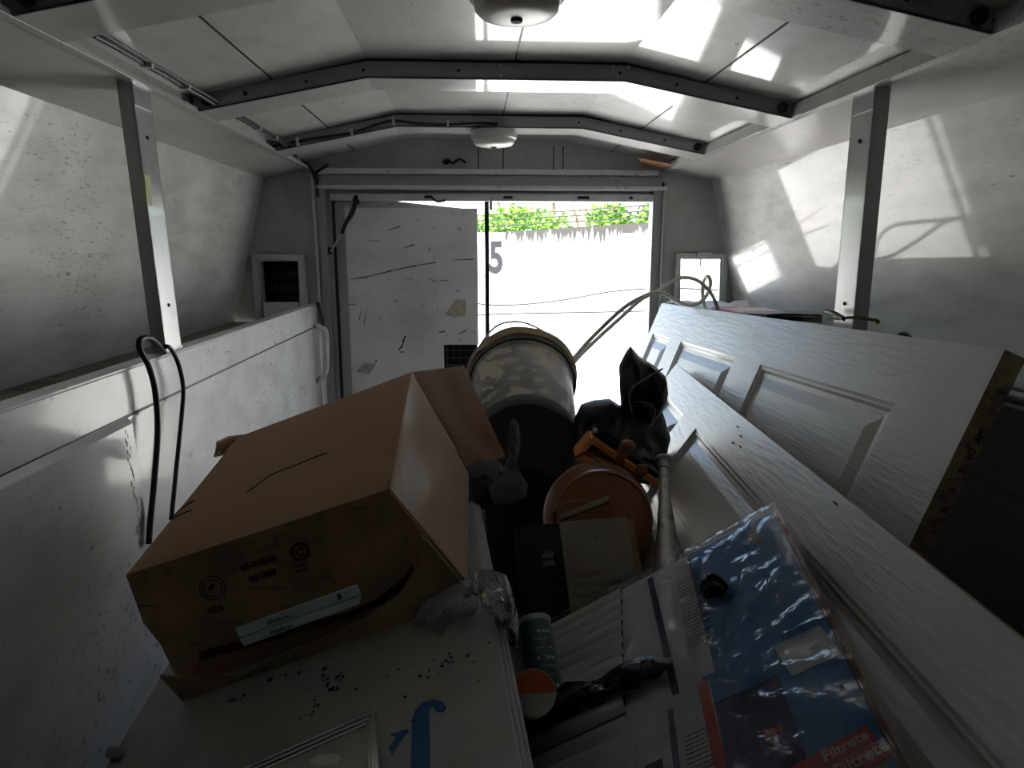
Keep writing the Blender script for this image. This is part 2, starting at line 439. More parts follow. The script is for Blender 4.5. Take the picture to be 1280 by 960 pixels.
# jambs
jb = MB(); jb.box((oL - .04, D - .045, 0), (oL - .012, D, 1.13)); jb.box((oL - .012, D - .02, 0), (oL + .004, D + .03, 1.09)); struct('trim_34', jb, FRAME, .002)
jb = MB(); jb.box((oR - .002, D - .03, 0), (oR + .034, D + .03, 1.128)); jb.box((oR + .034, D - .05, 0), (oR + .046, D, 1.16)); struct('trim_35', jb, FRAME, .002)
jb = MB(); jb.box((oL + .004, D - .01, 0), (oL + .014, D + .03, 1.09)); struct('trim_36', jb, BLACK)
# conduit down the left jamb
MBc = MB().tube([(oL - .055, D - .04, 1.19), (oL - .055, D - .04, .95), (oL - .052, D - .035, .70)], .006, 10)
struct('trim_37', MBc, WTRIM)
# windows
def framed(name, r, fw, y):
    o = MB()
    x0, x1, z0, z1 = r
    for (a, b, c, d) in ((x0 - fw, x0, z0 - fw, z1 + fw), (x1, x1 + fw, z0 - fw, z1 + fw), (x0, x1, z1, z1 + fw), (x0, x1, z0 - fw, z0)):
        o.box((a, y - .022, c), (b, y + .0, d))
    ob = struct(name, o, WTRIM, .006); ob['_o'] = (0, 0, 0)
    return ob
w1 = framed('window_1', (-.808, -.655, .60, .866), .024, D)
MB().box((-.798, D - .018, .60), (-.664, D - .006, .712)).build('inner_frame', WTRIM, w1, .003)
bk = MB(); bk.box((-.83, D + .12, .60), (-.63, D + .14, .90)); bk.box((-.83, D + .03, .60), (-.81, D + .14, .90)); bk.box((-.65, D + .03, .60), (-.63, D + .14, .90)); bk.box((-.83, D + .03, .88), (-.63, D + .14, .90)); bk.box((-.83, D + .03, .6), (-.63, D + .14, .62))
bk.build('backing', DARK, w1)
CONN = mat('dull_connector', (.05, .05, .055), .35)
for i in range(4):
    for k in range(3):
        MB().box((-.785 + i * .032, D + .09, .70 + k * .05), (-.765 + i * .032, D + .12, .725 + k * .05)).build('connector', CONN, w1, .002)
w2 = framed('window_2', (.812, .980, .700, .872), .022, D)
MB().box((.87, D - .035, .880), (.93, D - .012, .900)).build('latch', WTRIM, w2, .003)
MB().box((.888, D - .02, .845), (.894, D - .014, .88)).build('latch_pin', ALU, w2)
GL = clear_mat('window_glass', (.97, .98, .98), 0.03, .1, .02, 3, .0)
MB().box((.812, D + .008, .700), (.985, D + .012, .875)).build('pane', GL, w2)

# ---- left door leaf (shut) seen from inside
LEAF = mat('scratched_white_door_paint', (.86, .87, .87), .3, coat=1, coat_rough=.06, dirt=.85, dscale=(16, 16, 22), thr=(.67, .73), dcol=(.05, .045, .04), bump=.02, bscale=12)
d1 = bpy.data.objects.new('door_1', None); COL.objects.link(d1); d1['kind'] = 'structure'; d1['_o'] = (0, 0, 0)
lx0, lx1, lzt = oL + .004, atY(597, 300, D).x, atY(500, 260, D).z
cx0, cx1 = atY(555, 440, D).x, atY(597, 440, D).x; cz1, cz0 = atY(575, 431, D).z, atY(575, 463, D).z
lf = MB()
for (a, b, c, d) in ((lx0, cx0, .01, lzt), (cx0, lx1, .01, cz0), (cx0, lx1, cz1, lzt)):
    lf.box((a, D + .002, c), (b, D + .03, d))
lf.build('door_panel', LEAF, d1)
MB().box((lx0, D - .003, .01), (lx0 + .045, D + .002, lzt + .02)).build('hinge_stile', FRAME, d1, .001)
MB().hexa([(lx0, D + .012, lzt), (lx1 - .05, D + .012, lzt), (lx1 - .05, D + .022, lzt), (lx0, D + .022, lzt), (lx0, D + .012, 1.09), (lx0 + .22, D + .012, 1.09), (lx0 + .22, D + .022, 1.09), (lx0, D + .022, 1.09)]).build('top_edge', WTRIM, d1)
g = MB(); g.box((cx0 - .01, D + .028, cz0 - .01), (cx1, D + .05, cz1 + .01)); g.build('lock_recess', DARK, d1)
for i in range(5):
    x = cx0 + .01 + i * .026
    MB().box((x, D + .008, cz0 + .004), (x + .004, D + .02, cz1 - .004)).build('lock_rod', CONN, d1)
for k in range(3):
    z = cz0 + .015 + k * .03
    MB().box((cx0 + .002, D + .010, z), (cx1 - .004, D + .018, z + .005)).build('lock_rod', CONN, d1)
# torn sticker residue
STK = mat('sticker_residue', (.55, .52, .42), .7, var=.6, vscale=50, vcol=(.3, .28, .2))
MB().prism(px([(556, 393), (570, 374), (582, 375), (582, 394), (568, 396)], D), (0, -.0012, 0)).build('sticker', STK, d1)
MB().prism(px([(445, 465), (455, 453), (470, 455), (462, 468)], D), (0, -.0012, 0)).build('sticker', STK, d1)
SCR = mat('black_scrape', (.03, .027, .025), .8)
def scratch(pts, w, par, Y=D, ey=-.0008):
    mb = MB()
    for (a, b) in zip(pts[:-1], pts[1:]):
        A, B = atY(*a, Y), atY(*b, Y); d = (B - A); nn = Vector((-d.z, 0, d.x)).normalized() * w * .5
        mb.prism([A - nn * .4, B - nn, B + nn, A + nn * .4], (0, ey, 0))
    return mb.build('scrape', SCR, par)
for p, w in (([(438, 349), (460, 346), (490, 338), (520, 332), (545, 328)], .004), ([(498, 438), (503, 432), (505, 424), (507, 420)], .008),
             ([(462, 464), (468, 455), (471, 450)], .005), ([(500, 440), (505, 440)], .006), ([(548, 416), (556, 414)], .006), ([(572, 418), (583, 413)], .005),
             ([(484, 288), (500, 283)], .004), ([(505, 310), (518, 306)], .005), ([(460, 300), (475, 302)], .003), ([(430, 380), (445, 381)], .003),
             ([(566, 325), (592, 324)], .004), ([(535, 348), (545, 352), (560, 350)], .003), ([(452, 386), (449, 400)], .003), ([(458, 384), (455, 405)], .003)):
    scratch(p, w, d1)
# check strap of the leaf
sp = thing('door_check_strap', 'short black strap hanging diagonally at top of the shut white door', 'strap', atY(445, 252, D - .03))
MB().tube([atY(445, 250, D - .02), atY(440, 266, D - .05), atY(433, 278, D - .06), atY(427, 292, D - .06)], [.007, .010, .008, .006], 8).build('strap', mat('black_webbing', (.02, .02, .02), .8), sp)
MB().tube([atY(428, 290, D - .06), atY(420, 304, D - .05), atY(411, 318, D - .035)], [.003, .004, .003], 8).build('rod', ALU, sp)
MB().tube([atY(411, 309, D - .035), atY(413, 318, D - .035)], .008, 8).build('rod_end', BLACK, sp)
MB().tube([atY(444, 247, D - .015), atY(446, 255, D - .02)], .012, 8).build('bracket', DARK, sp)
# black seal strip of the right leaf
ax0, ax1 = atY(606, 300, D).x, atY(611.5, 300, D).x
struct('trim_38', MB().box((ax0, D + .01, 0), (ax1, D + .035, 1.09)), BLACK, .002)

# ---- wall fittings: cap strip, seams on the left fascia
struct('trim_39', MB().box((lipL - .03, Y0, lipZ), (lipL + .004, D - .01, lipZ + .004)), WTRIM, .001)
struct('trim_40', MB().box((lipL, Y0, .622), (lipL + .0016, D - .05, .6255)), BLACK)
struct('trim_43', MB().box((lipL, Y0, .618), (lipL + .003, 1.40, .6222)), WTRIM)
struct('trim_41', MB().box((lipR - .004, Y0, lipZ), (lipR + .03, D - .01, lipZ + .004)), WTRIM, .001)
# wheel housing bulge lower left
p0 = atX(157, 520, lipL); p1 = atX(190, 690, lipL)
hb = MB()
hb.add([(lipL, p0.y, p0.z), (lipL, Y0, p0.z), (lipL, Y0, 0), (lipL, p1.y - .02, 0), (lipL + .012, p0.y - .004, p0.z - .012), (lipL + .012, Y0, p0.z - .012), (lipL + .02, Y0, 0), (lipL + .02, p1.y - .03, 0)],
       [(4, 5, 6, 7), (0, 4, 7, 3), (0, 1, 5, 4)])
struct('trim_42', hb, PAINT)
RST = mat('rust_stain', (.26, .17, .13), .8, var=.8, vscale=90, vcol=(.5, .47, .43))
random.seed(3)
rs_ = MB()
for i in range(26):
    q = atX(161 + i * .5 + random.uniform(-3, 3), 540 + i * 5.0, lipL + .015)
    xs_ = lipL + .0121 + .008 * (p0.z - .012 - q.z) / (p0.z - .012)
    hh = random.uniform(.001, .005)
    rs_.box((xs_ - .001, q.y - .0012, q.z - hh), (xs_ + .0004, q.y + random.random() * .0015, q.z + hh))
rs_.build('trim_60', RST, None)['kind'] = 'structure'

# grab handle beside the opening
gh = thing('grab_handle', 'white grab handle at the end of the left panel beside the door', 'handle', atX(402, 480, lipL))
hx = lipL
ptsH = [atY(392, 407, 2.62), atY(401, 409, 2.60), atY(407, 416, 2.60), atY(408, 440, 2.60), atY(407, 462, 2.60), atY(402, 473, 2.60), atY(394, 478, 2.62)]
MB().tube(ptsH, .011, 10).build('bar', WTRIM, gh)
MB().sphere(atY(392, 407, 2.62), .014).build('mount', WTRIM, gh)
MB().sphere(atY(394, 478, 2.62), .014).build('mount', WTRIM, gh)
MB().tube([atY(397, 378, 2.62), atY(402, 395, 2.60), atY(404, 410, 2.60)], .006, 8).build('cable', BLACK, gh)

# ================================================================== POSTS
def post(name, label, top, bot, cw, dw, side, extra=None):
    t = thing(name, label, 'post', bot)
    a = Vector((0, dw, 0)); b = Vector((side * -cw, 0, 0)); c = Vector(top) - Vector(bot)
    th = .0035
    mb = MB()
    mb.obox(bot, Vector((-side * th, 0, 0)), a, c)          # inner web facing the aisle
    mb.obox(bot, b, Vector((0, th, 0)), c)                  # flange facing the front
    mb.obox(Vector(bot) + a - Vector((0, th, 0)), b, Vector((0, th, 0)), c)
    mb.build('channel', extra or ALU, t)
    u = c.normalized()
    MB().obox(Vector(bot) - u * .0 + Vector((-side * .0, -.004, 0)), b, Vector((0, dw + .008, 0)), u * .006).build('foot_plate', ALU, t)
    MB().obox(Vector(top) - u * .05 + Vector((side * .001, -.003, 0)), Vector((0, dw * .9, 0)), Vector((side * .002, 0, 0)), u * .045).build('top_plate', ALU, t)
    for k in (.93, .80, .18):
        q = Vector(bot) + c * k + Vector((0, dw * .5, 0))
        MB().lathe(q, (side, 0, 0), [(0, 0), (0, .004), (.002, .0035), (.0025, 0)], 10).build('rivet_or_glint', DARK, t)
    return t
PAL = mat('painted_aluminium_post', (.52, .53, .53), .28, metal=.55, dirt=.3, dscale=(30, 30, 10), thr=(.62, .7), coat=.6, coat_rough=.1)
tL = atX(164, 104, ceL + .004); bL = atX(189, 451, lipL - .001)
pl = post('roof_support_post', 'metal channel post on the left panel, black cord looped around its foot', (tL.x, tL.y, 1.21), (bL.x, tL.y + .01, lipZ + .004), .026, .072, 1, PAL)
q = atX(180, 265, ceL + .012)
YEL = mat('faded_yellow_tape', (.62, .66, .38), .6)
MB().box((-.606, 1.350, .985), (-.5995, 1.372, 1.04)).build('yellow_sticker', YEL, pl)['label'] = 'faded yellow sticker'
tR = atX(1094, 112, ceR - .004); bR = atX(1060, 411, lipR + .004)
pr = post('roof_support_post', 'metal channel post rising from the right ledge behind the panelled doors', (tR.x, tR.y, 1.21), (lipR + .006, tR.y + .01, lipZ + .004), .03, .075, -1, PAL)

# ================================================================== LAMPS
LENS = mat('frosted_lamp_lens', (.78, .78, .72), .35, var=.2, vscale=30, vcol=(.5, .48, .4), spec=.6)
LBODY = mat('lamp_housing', (.62, .62, .60), .4)
def dome(label, c, r):
    t = thing('ceiling_lamp', label, 'lamp', c, 'round dome lamps on the roof bows')
    c = Vector(c)
    MB().lathe(c, (0, 0, -1), [(0, 0), (0, r * .95), (.012, r), (.022, r), (.026, r * .93), (.026, 0)], 40).build('housing', LBODY, t)
    MB().lathe(c, (0, 0, -1), [(.026, r * .90), (.036, r * .88), (.043, r * .78), (.047, r * .5), (.049, .0)], 40).build('lens', LENS, t)
    MB().lathe(c, (0, 0, -1), [(.048, .0), (.048, .009), (.052, .008), (.053, 0)], 16).build('screw', DARK, t)
l1 = atY(645, 14, 1.075); l2 = atY(617, 170, 2.30)
dome('nearest round white dome lamp at the top edge of the photo', (l1.x, 1.06, fcZ - .041), .068)
dome('small round white dome lamp above the door header', (l2.x, 2.28, fcZ - .041), .073)

# ================================================================== CABLES ON THE ROOF
CAB = mat('black_cable', (.012, .012, .012), .45)
mb = MB()
pts = [atY(340, 183, 2.2), atY(372, 177, 2.2), atY(400, 172, 2.2), atY(440, 166, 2.2), atY(470, 156, 2.2), atY(492, 151, 2.2), atY(520, 154, 2.2), atY(560, 156, 2.2), atY(600, 154, 2.2), atY(622, 155, 2.2)]
cb = thing('roof_cable', 'thin black cable clipped along the roof bow nearest the door', 'cable', pts[0])
MB().tube(pts, .0045, 8).build('cable', CAB, cb)
CLIP = mat('white_cable_clip', (.6, .58, .5), .5)
for q in (1, 3, 5, 7): MB().box(tuple(pts[q] - Vector((.004, .006, .012))), tuple(pts[q] + Vector((.004, .005, .012)))).build('clip', CLIP, cb, .001)
def edge_cable(lab, ya, yb):
    pts = [Vector((ceL + .055 + (.002 if k % 2 else 0), ya + (yb - ya) * k / 6, ceZ + .010)) for k in range(7)]
    t = thing('roof_cable', lab, 'cable', pts[0])
    MB().tube(pts, .0045, 8).build('cable', CAB, t)
    MB().tube([p + Vector((.010, 0, .003)) for p in pts], .003, 8).build('second_strand', CAB, t)
    for q in (2, 4): MB().box(tuple(pts[q] - Vector((.006, .005, .006))), tuple(pts[q] + Vector((.014, .005, .004)))).build('clip', CLIP, t, .001)
edge_cable('pair of black cables along the left roof edge, nearer the camera', 1.13, 1.61)
edge_cable('pair of black cables along the left roof edge, nearer the door', 1.76, 2.21)
t = thing('hanging_wire', 'short black wire dropping from the roof corner above the left jamb', 'wire', atY(372, 194, D - .1))
MB().tube([atY(366, 193, D - .2), atY(374, 199, D - .1), atY(384, 205, D - .06), atY(391, 216, D - .05), atY(396, 232, D - .05), atY(397, 246, D - .05)], .006, 8).build('wire', CAB, t)
MB().tube([atY(392, 218, D - .05), atY(400, 212, D - .05), atY(410, 206, D - .06)], .006, 8).build('branch', CAB, t)
MB().sphere(atY(370, 196, D - .12), .016, 12, (1, 1, .8)).build('connector', CLIP, t)
t = thing('hanging_wire', 'small curled black wire above the door header', 'wire', atY(560, 202, D - .02))
MB().tube([atY(553, 203, D - .02), atY(560, 200, D - .03), atY(566, 204, D - .02), atY(574, 199, D - .03), atY(582, 203, D - .02)], .005, 8).build('wire', CAB, t)
MB().sphere(atY(558, 202, D - .02), .012, 10).build('connector', BLACK, t)
# rusty roof patch
pa = MB().prism([Vector((.60, D - .16, ceZ + .028)), Vector((.72, D - .17, ceZ + .005)), Vector((.72, D - .05, ceZ + .005)), Vector((.64, D - .04, ceZ + .02))], (0, 0, -.003))
pa.build('trim_44', mat('orange_rust', (.38, .16, .06), .8, var=.7, vscale=30, vcol=(.12, .06, .03)))['kind'] = 'structure'
# rust drip lines on the head board
for x in (598, 629, 692, 704):
    a = atY(x, 186, D)
    MB().box((a.x - .002, D - .002, 1.205), (a.x + .002, D + .001, a.z + .01)).build('trim_%d' % (45 + int(x) % 7), RUST)['kind'] = 'structure'

#==OBJECTS==
# ================================================================== PANELLED DOORS
DOORP = mat('moulded_white_door_skin', (.63, .615, .58), .36, bump=.22, bscale=130, stretch=(1, .10, 1), coat=.25, coat_rough=.25, dirt=.35, dscale=(30, 30, 30), thr=(.7, .76), dcol=(.25, .22, .2))
DEDGE = mat('raw_chipboard_door_edge', (.52, .43, .27), .8, var=.7, vscale=60, vcol=(.30, .23, .13), dirt=.4, dscale=(60, 60, 60), thr=(.55, .62))
INK = mat('dark_stamp_ink', (.05, .04, .03), .7)
def panel_door(label, far, near, lean, width, rows, stile, th=.035, extra_near=0.0):
    """six-panel door lying on its long edge; far/near = ends of its upper long edge"""
    far, near = Vector(far), Vector(near)
    a = (near - far); L = a.length + extra_near; a.normalize()
    w = Vector((-math.sin(lean), 0, -math.cos(lean))); w = (w - a * w.dot(a)).normalized()
    n = w.cross(a)
    if n.x > 0: n = -n                       # faces the aisle
    t = thing('panel_door', label, 'door', far + w * width)
    O = far
    def P(u, v, d=0): return O + a * u + w * v + n * d
    us = [0, L]; vs = [0, width]
    cells = []
    pv0 = (width - 3 * stile) / 2
    cols = [(stile, stile + pv0), (2 * stile + pv0, 2 * stile + 2 * pv0)]
    mb = MB()
    ub = sorted({0, L, *[r[0] for r in rows], *[r[1] for r in rows]}); vb = sorted({0, width, *[c for cc in cols for c in cc]})
    prof = [(0, 0), (.006, -.004), (.010, -.004), (.016, -.009), (.026, -.010), (.052, -.002)]   # inset, depth
    k = width / .76
    for i in range(len(ub) - 1):
        for j in range(len(vb) - 1):
            u0, u1, v0, v1 = ub[i], ub[i + 1], vb[j], vb[j + 1]
            if any(r[0] == u0 for r in rows) and any(c[0] == v0 for c in cols):
                rings = []
                for ins, dp in prof:
                    ins *= k
                    rings.append([P(u0 + ins, v0 + ins, dp), P(u1 - ins, v0 + ins, dp), P(u1 - ins, v1 - ins, dp), P(u0 + ins, v1 - ins, dp)])
                for r0, r1 in zip(rings[:-1], rings[1:]):
                    for q in range(4): mb.quad(r0[q], r0[(q + 1) % 4], r1[(q + 1) % 4], r1[q])
                mb.quad(*rings[-1])
            else:
                mb.quad(P(u0, v0), P(u1, v0), P(u1, v1), P(u0, v1))
    o = mb.build('face_panel', DOORP, t)
    core = MB().obox(P(0.002, .002, -th), a * (L - .004), w * (width - .004), n * (th - .012)); core.build('core', DEDGE, t)
    ed = MB()
    ed.obox(P(0, 0, -th), a * L, w * .012, n * (th - .0005)); ed.obox(P(0, width - .012, -th), a * L, w * .012, n * (th - .0005))
    ed.obox(P(0, 0, -th), a * .012, w * width, n * (th - .0005)); ed.obox(P(L - .012, 0, -th), a * .012, w * width, n * (th - .0005))
    ed.build('edge_strip', DEDGE, t)
    return t, P, a, w, n, L
uf, un = atX(827, 379, .688), atX(1256, 437, .724)
Lu = (un - uf).length
rowsU = [(Lu - .66, Lu - .16), (Lu - .66 - .145 - .43, Lu - .66 - .145)]
rU = rowsU[1][0] - .11
rowsU.append((max(rU - .2, .04), rU))
tU, PU, aU, wU, nU, LU = panel_door('white six-panel door with exposed chipboard end, leaning highest on the right side', uf, un, math.radians(22), .74, rowsU, .112)
for i in range(13):      # printed codes on the raw edge
    s = ['0', 'I', 'MA', 'DE', '7', 'IL', 'E', 'N', 'O', 'X', '3', 'HH', 'I'][i]
    o = PU(LU + .0005, .05 + i * .03, -.028)
    text(s, 'stamp', o, wU, -nU * -1, .010, INK, tU)
Lf, Ln = atY(845, 455, 1.97), atY(1280, 800, .515)
Ld = (Lf - Ln).length + .16
rowsL = [(.13, .34), (.47, .96), (1.10, 1.55)]
tLo, PL, aL, wL, nL, LL = panel_door('lower white panelled door running from the doorway down to the bottom right corner', Lf, Ln, math.radians(34), .70, rowsL, .086, .03, .16)
CH = mat('white_chalk_mark', (.85, .85, .84), .8)
random.seed(5)
def chalk(P, t, u, v, n, du, dv):
    for i in range(n):
        uu, vv = u + random.uniform(-.04, .04), v + random.uniform(-.03, .03); l = random.uniform(.4, 1)
        p, q = P(uu, vv, .0006), P(uu + du * l, vv + dv * l, .0006); s = (q - p).normalized().cross(Vector((-1, -.2, .3))).normalized() * .0007
        MB().add([p - s, q - s * .3, q + s * .3, p + s], [(0, 1, 2, 3)]).build('scuff', CH, t)
chalk(PU, tU, LU - .75, .02, 6, .035, .06); chalk(PU, tU, LU - .53, .03, 4, .03, .05); chalk(PU, tU, LU - .4, .05, 3, .02, .03)
for (u, v) in ((.66, .02), (.70, .03), (.73, .045), (.69, .05), (1.1, .012)):
    p = PL(u, v, .0006); MB().obox(p, aL * .012, wL * .003, nL * .0006).build('scuff', SCR, tLo)

# ================================================================== CARTON
CARD = mat('brown_corrugated_cardboard', (.37, .215, .11), .75, var=.35, vscale=5, vcol=(.27, .155, .08), bump=.08, bscale=60)
CARDL = mat('pale_cardboard_side', (.42, .26, .145), .7, var=.4, vscale=5, vcol=(.38, .24, .14), stretch=(3, .4, 1), coat=.12, coat_rough=.2)
CARDS = mat('mildew_spotted_cardboard', (.45, .285, .165), .85, var=.9, vscale=10, vcol=(.24, .14, .075), dirt=.75, dscale=(50, 50, 50), thr=(.58, .66), dcol=(.07, .04, .025))
CARDI = mat('shade_dark_cardboard', (.10, .06, .035), .85, var=.5, vscale=10)
A = atY(487, 610, .84); B = atY(158, 718, .87); Cc = atY(515, 465, 1.28); E_ = atY(298, 546, 1.32)
Dn = atY(585, 728, .88); Cd = atY(586, 592, 1.30); Bd = atY(228, 862, .90)
Ed = Bd + (E_ - B) * 1.0
box = thing('cardboard_box', 'large tilted brown cardboard box printed with black symbols, flaps torn open', 'box', Bd)
th = .005
def sheet(pts, mt, name, nv, t=th, wav=0.0, sub=14, seed=0, holes=None, bevel=0):
    """a bent board between 4 corners, with thickness"""
    a, b, c, d = [Vector(p) for p in pts]; nv = Vector(nv).normalized(); vs = []; fs = []; N = sub
    for lay in (0, 1):
        for i in range(N + 1):
            for j in range(N + 1):
                u, v = i / N, j / N
                p = a * (1 - u) * (1 - v) + b * u * (1 - v) + c * u * v + d * (1 - u) * v
                e = 1.0
                p = p + nv * (wav * noise.noise(Vector((u * 2.3, v * 2.3, seed))) * e * 4 * math.sqrt(max(u * (1 - u) * v * (1 - v), 0)) * 2) - nv * t * lay
                vs.append(p)
    W1 = N + 1
    for i in range(N):
        for j in range(N):
            q = (i * W1 + j, (i + 1) * W1 + j, (i + 1) * W1 + j + 1, i * W1 + j + 1)
            fs.append(q); fs.append(tuple(x + W1 * W1 for x in q[::-1]))
    for k in range(N):
        for (p, q) in ((k, k + 1), (N * W1 + k + 1, N * W1 + k), ((k + 1) * W1, k * W1), (k * W1 + N, (k + 1) * W1 + N)):
            fs.append((p, q, q + W1 * W1, p + W1 * W1))
    mb = MB(); mb.add(vs, fs); mb.smooth = True
    return mb.build(name, mt, box, 0)
up = (A - Dn).normalized(); rt = (A - B).normalized(); bk_ = (Cc - A).normalized()
sheet([B, A, Cc, E_], CARD, 'top_panel', up, th, .003)
sheet([A, Dn, Cd, Cc], CARDL, 'side_panel', rt, th, .006, seed=2)
sheet([E_, Ed, Bd, B], CARD, 'side_panel', -rt, th, 0)
sheet([Bd, Dn, Cd, Ed], CARD, 'bottom_panel', -up, th, 0)
fn = rt.cross(up); 
if fn.y > 0: fn = -fn
def FP(x, y, d=0): return atP(x, y, B, fn) + fn * d
fn = ((A - B).cross(Bd - B)).normalized()
if fn.y > 0: fn = -fn
# upper printed end flap, pushed slightly inward at its lower edge, with curled torn corner
fl = MB()
outl = [(158, 718), (487, 610), (500, 640), (514, 668), (517, 700), (505, 722), (470, 748), (440, 762), (300, 800), (215, 822), (180, 778)]
def flap_prism(ol, d0, mt, name, t=.004, par=box, bend=0.0):
    P_ = [FP(x, y, d0) for x, y in ol]
    mb = MB(); mb.prism(P_, -fn * t); return mb.build(name, mt, par, .0006)
f1 = flap_prism(outl, .002, CARDS, 'end_flap')
# lower end flap with a curved torn upper edge
ol2 = [(232, 872), (215, 850), (205, 835), (300, 838), (395, 795), (452, 768), (500, 735), (520, 706), (516, 682), (526, 664), (537, 674), (584, 731), (560, 752), (470, 800), (350, 845)]
mb = MB(); P2 = [FP(x, y, .016 if i in (2, 3, 4, 5, 6) else .009) for i, (x, y) in enumerate(ol2)]
mb.prism(P2, -fn * .004); mb.build('lower_flap', mat('worn_lower_cardboard', (.46, .30, .17), .8, var=.7, vscale=9, vcol=(.12, .07, .04), dirt=.6, dscale=(30, 30, 30), thr=(.64, .7)), box, .0006)
# dark sheet behind the gap, the box's inner shade put into its colour
flap_prism([(175, 726), (470, 628), (552, 724), (455, 785), (242, 845)], -.03, CARDI, 'gap_shade_sheet')
# side tuck triangle at the right front edge
mb = MB(); mb.prism([FP(487, 612, .004), FP(536, 672, .004), FP(526, 706, .010), FP(518, 700, .02), FP(512, 668, .01)], -fn * .004); mb.build('tuck_flap', CARD, box, .0006)
# big open top flap at the far right
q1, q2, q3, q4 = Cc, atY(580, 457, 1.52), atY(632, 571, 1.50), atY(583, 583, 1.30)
sheet([q1, q2, q3, q4], mat('shaded_brown_flap', (.26, .145, .075), .75, var=.3, vscale=6, vcol=(.2, .11, .06)), 'open_flap', Vector((.3, -.9, .2)), th, .02, seed=5)  # same cardboard, coloured darker for the shade on this flap
# crumpled tape end at the far left corner
TAPE = mat('brown_packing_tape', (.42, .20, .10), .35, var=.5, vscale=40, vcol=(.2, .09, .05), coat=.5)
pillow([atY(268, 572, 1.3), atY(270, 552, 1.31), atY(285, 545, 1.32), atY(304, 543, 1.32), atY(300, 556, 1.31), atY(284, 568, 1.3)], .012, amp=.9, freq=40, rings=5).build('torn_tape', TAPE, box)
# tears in the top panel
tn = (A - B).cross(Cc - A).normalized()
if tn.z < 0: tn = -tn
def TP(x, y, d=.0): return atP(x, y, A, tn) + tn * d
def tear(pts, w, name='tear'):
    mb = MB()
    for (a, b), (wa, wb) in zip(zip(pts[:-1], pts[1:]), zip(w[:-1], w[1:])):
        p, q = TP(*a, .0045), TP(*b, .0045); s = (q - p).normalized().cross(tn) * .5
        mb.prism([p - s * wa, q - s * wb, q + s * wb, p + s * wa], -tn * .0015)
    mb.build(name, mat('black_gap', (.02, .012, .008), .9), box)
tear([(310, 618), (340, 596), (368, 585), (400, 572), (410, 569)], [.0004, .0016, .0008, .0028, .0005])
tear([(218, 648), (226, 640), (243, 628), (240, 632)], [.0005, .002, .0015, .0005]); tear([(216, 652), (228, 645), (241, 640)], [.0005, .002, .0006])
# printing on the end flap
PR = mat('black_print', (.02, .014, .01), .8)
ux = (FP(460, 619) - FP(200, 705)).normalized(); uy = -(Bd - B).normalized()
def disc_ring(c, r0, r1, name, mt, par, ux=ux, uy=uy, n=fn, a0=0, a1=2 * PI, seg=40, d=.0035):
    vs = []; fs = []
    for i in range(seg + 1):
        a = a0 + (a1 - a0) * i / seg
        for r in (r0, r1): vs.append(Vector(c) + ux * math.cos(a) * r + uy * math.sin(a) * r + n * .0006)
    for i in range(seg): fs.append((2 * i, 2 * i + 1, 2 * i + 3, 2 * i + 2))
    mb = MB(); mb.add(vs, fs); return mb.build(name, mt, par)
Oc = FP(267, 733, .0028)
disc_ring(Oc, .0170, .0188, 'printed_seal', PR, f1); disc_ring(Oc, .012, .0135, 'printed_seal', PR, f1); disc_ring(Oc, .000, .006, 'printed_seal', PR, f1, a0=.4, a1=4)
text('PCA', 'print', FP(263, 766, .0028), ux, uy, .0085, PR, f1, bold=.01)
text('40-01030', 'print', FP(303, 713, .0028), ux, uy, .0095, PR, f1, bold=.01)
text('981369', 'print', FP(314, 727, .0028), ux, uy, .0095, PR, f1, bold=.01)
Oc = FP(376, 688, .0028)
disc_ring(Oc, .0095, .0135, 'recycling_mark', PR, f1)
for k in range(3): disc_ring(Oc, .003, .007, 'recycling_mark', PR, f1, a0=k * 2.09, a1=k * 2.09 + 1.5)
text('Corrugated', 'print', FP(368, 708, .0028), ux, uy, .003, PR, f1); text('Recycles', 'print', FP(372, 714, .0028), ux, uy, .003, PR, f1)
# the two filter cartons showing in the gap
FILT = mat('pale_blue_carton', (.72, .86, .90), .6, var=.3, vscale=30, vcol=(.58, .70, .75))
LINE = mat('dark_line', (.04, .06, .08), .7)
BLU = mat('grey_blue_print', (.16, .30, .36), .7)
def strip(c4, label, words, sub=None):
    a, b, c, d = [FP(x, y, .004) for x, y in c4]
    t = thing('filter_carton', label, 'carton', a)
    mb = MB(); mb.hexa([a, b, c, d, a - fn * .16, b - fn * .16, c - fn * .16, d - fn * .16]); mb.build('carton', FILT, t, .0012)
    xx = (b - a).normalized(); yy = (a - d).normalized()
    text(words, 'lettering', d.lerp(c, .25) + (a - d) * .25 + fn * .0006, xx, yy, .0068, BLU, t)
    if sub: MB().obox(d.lerp(c, .83) + (a - d) * .25 + fn * .0004, xx * .005, yy * .009, fn * .0005).build('mark', LINE, t)
    return t
for f in (1,):
    strip([(294, 783), (447, 729), (452, 741), (300, 795)], 'upper pale blue filter carton edge showing under the box flap', 'Glasfloss', 1)
    strip([(300, 796.5), (452, 742.5), (450, 753), (306, 806)], 'lower pale blue filter carton edge beneath the other one in the box', 'Glasfloss')

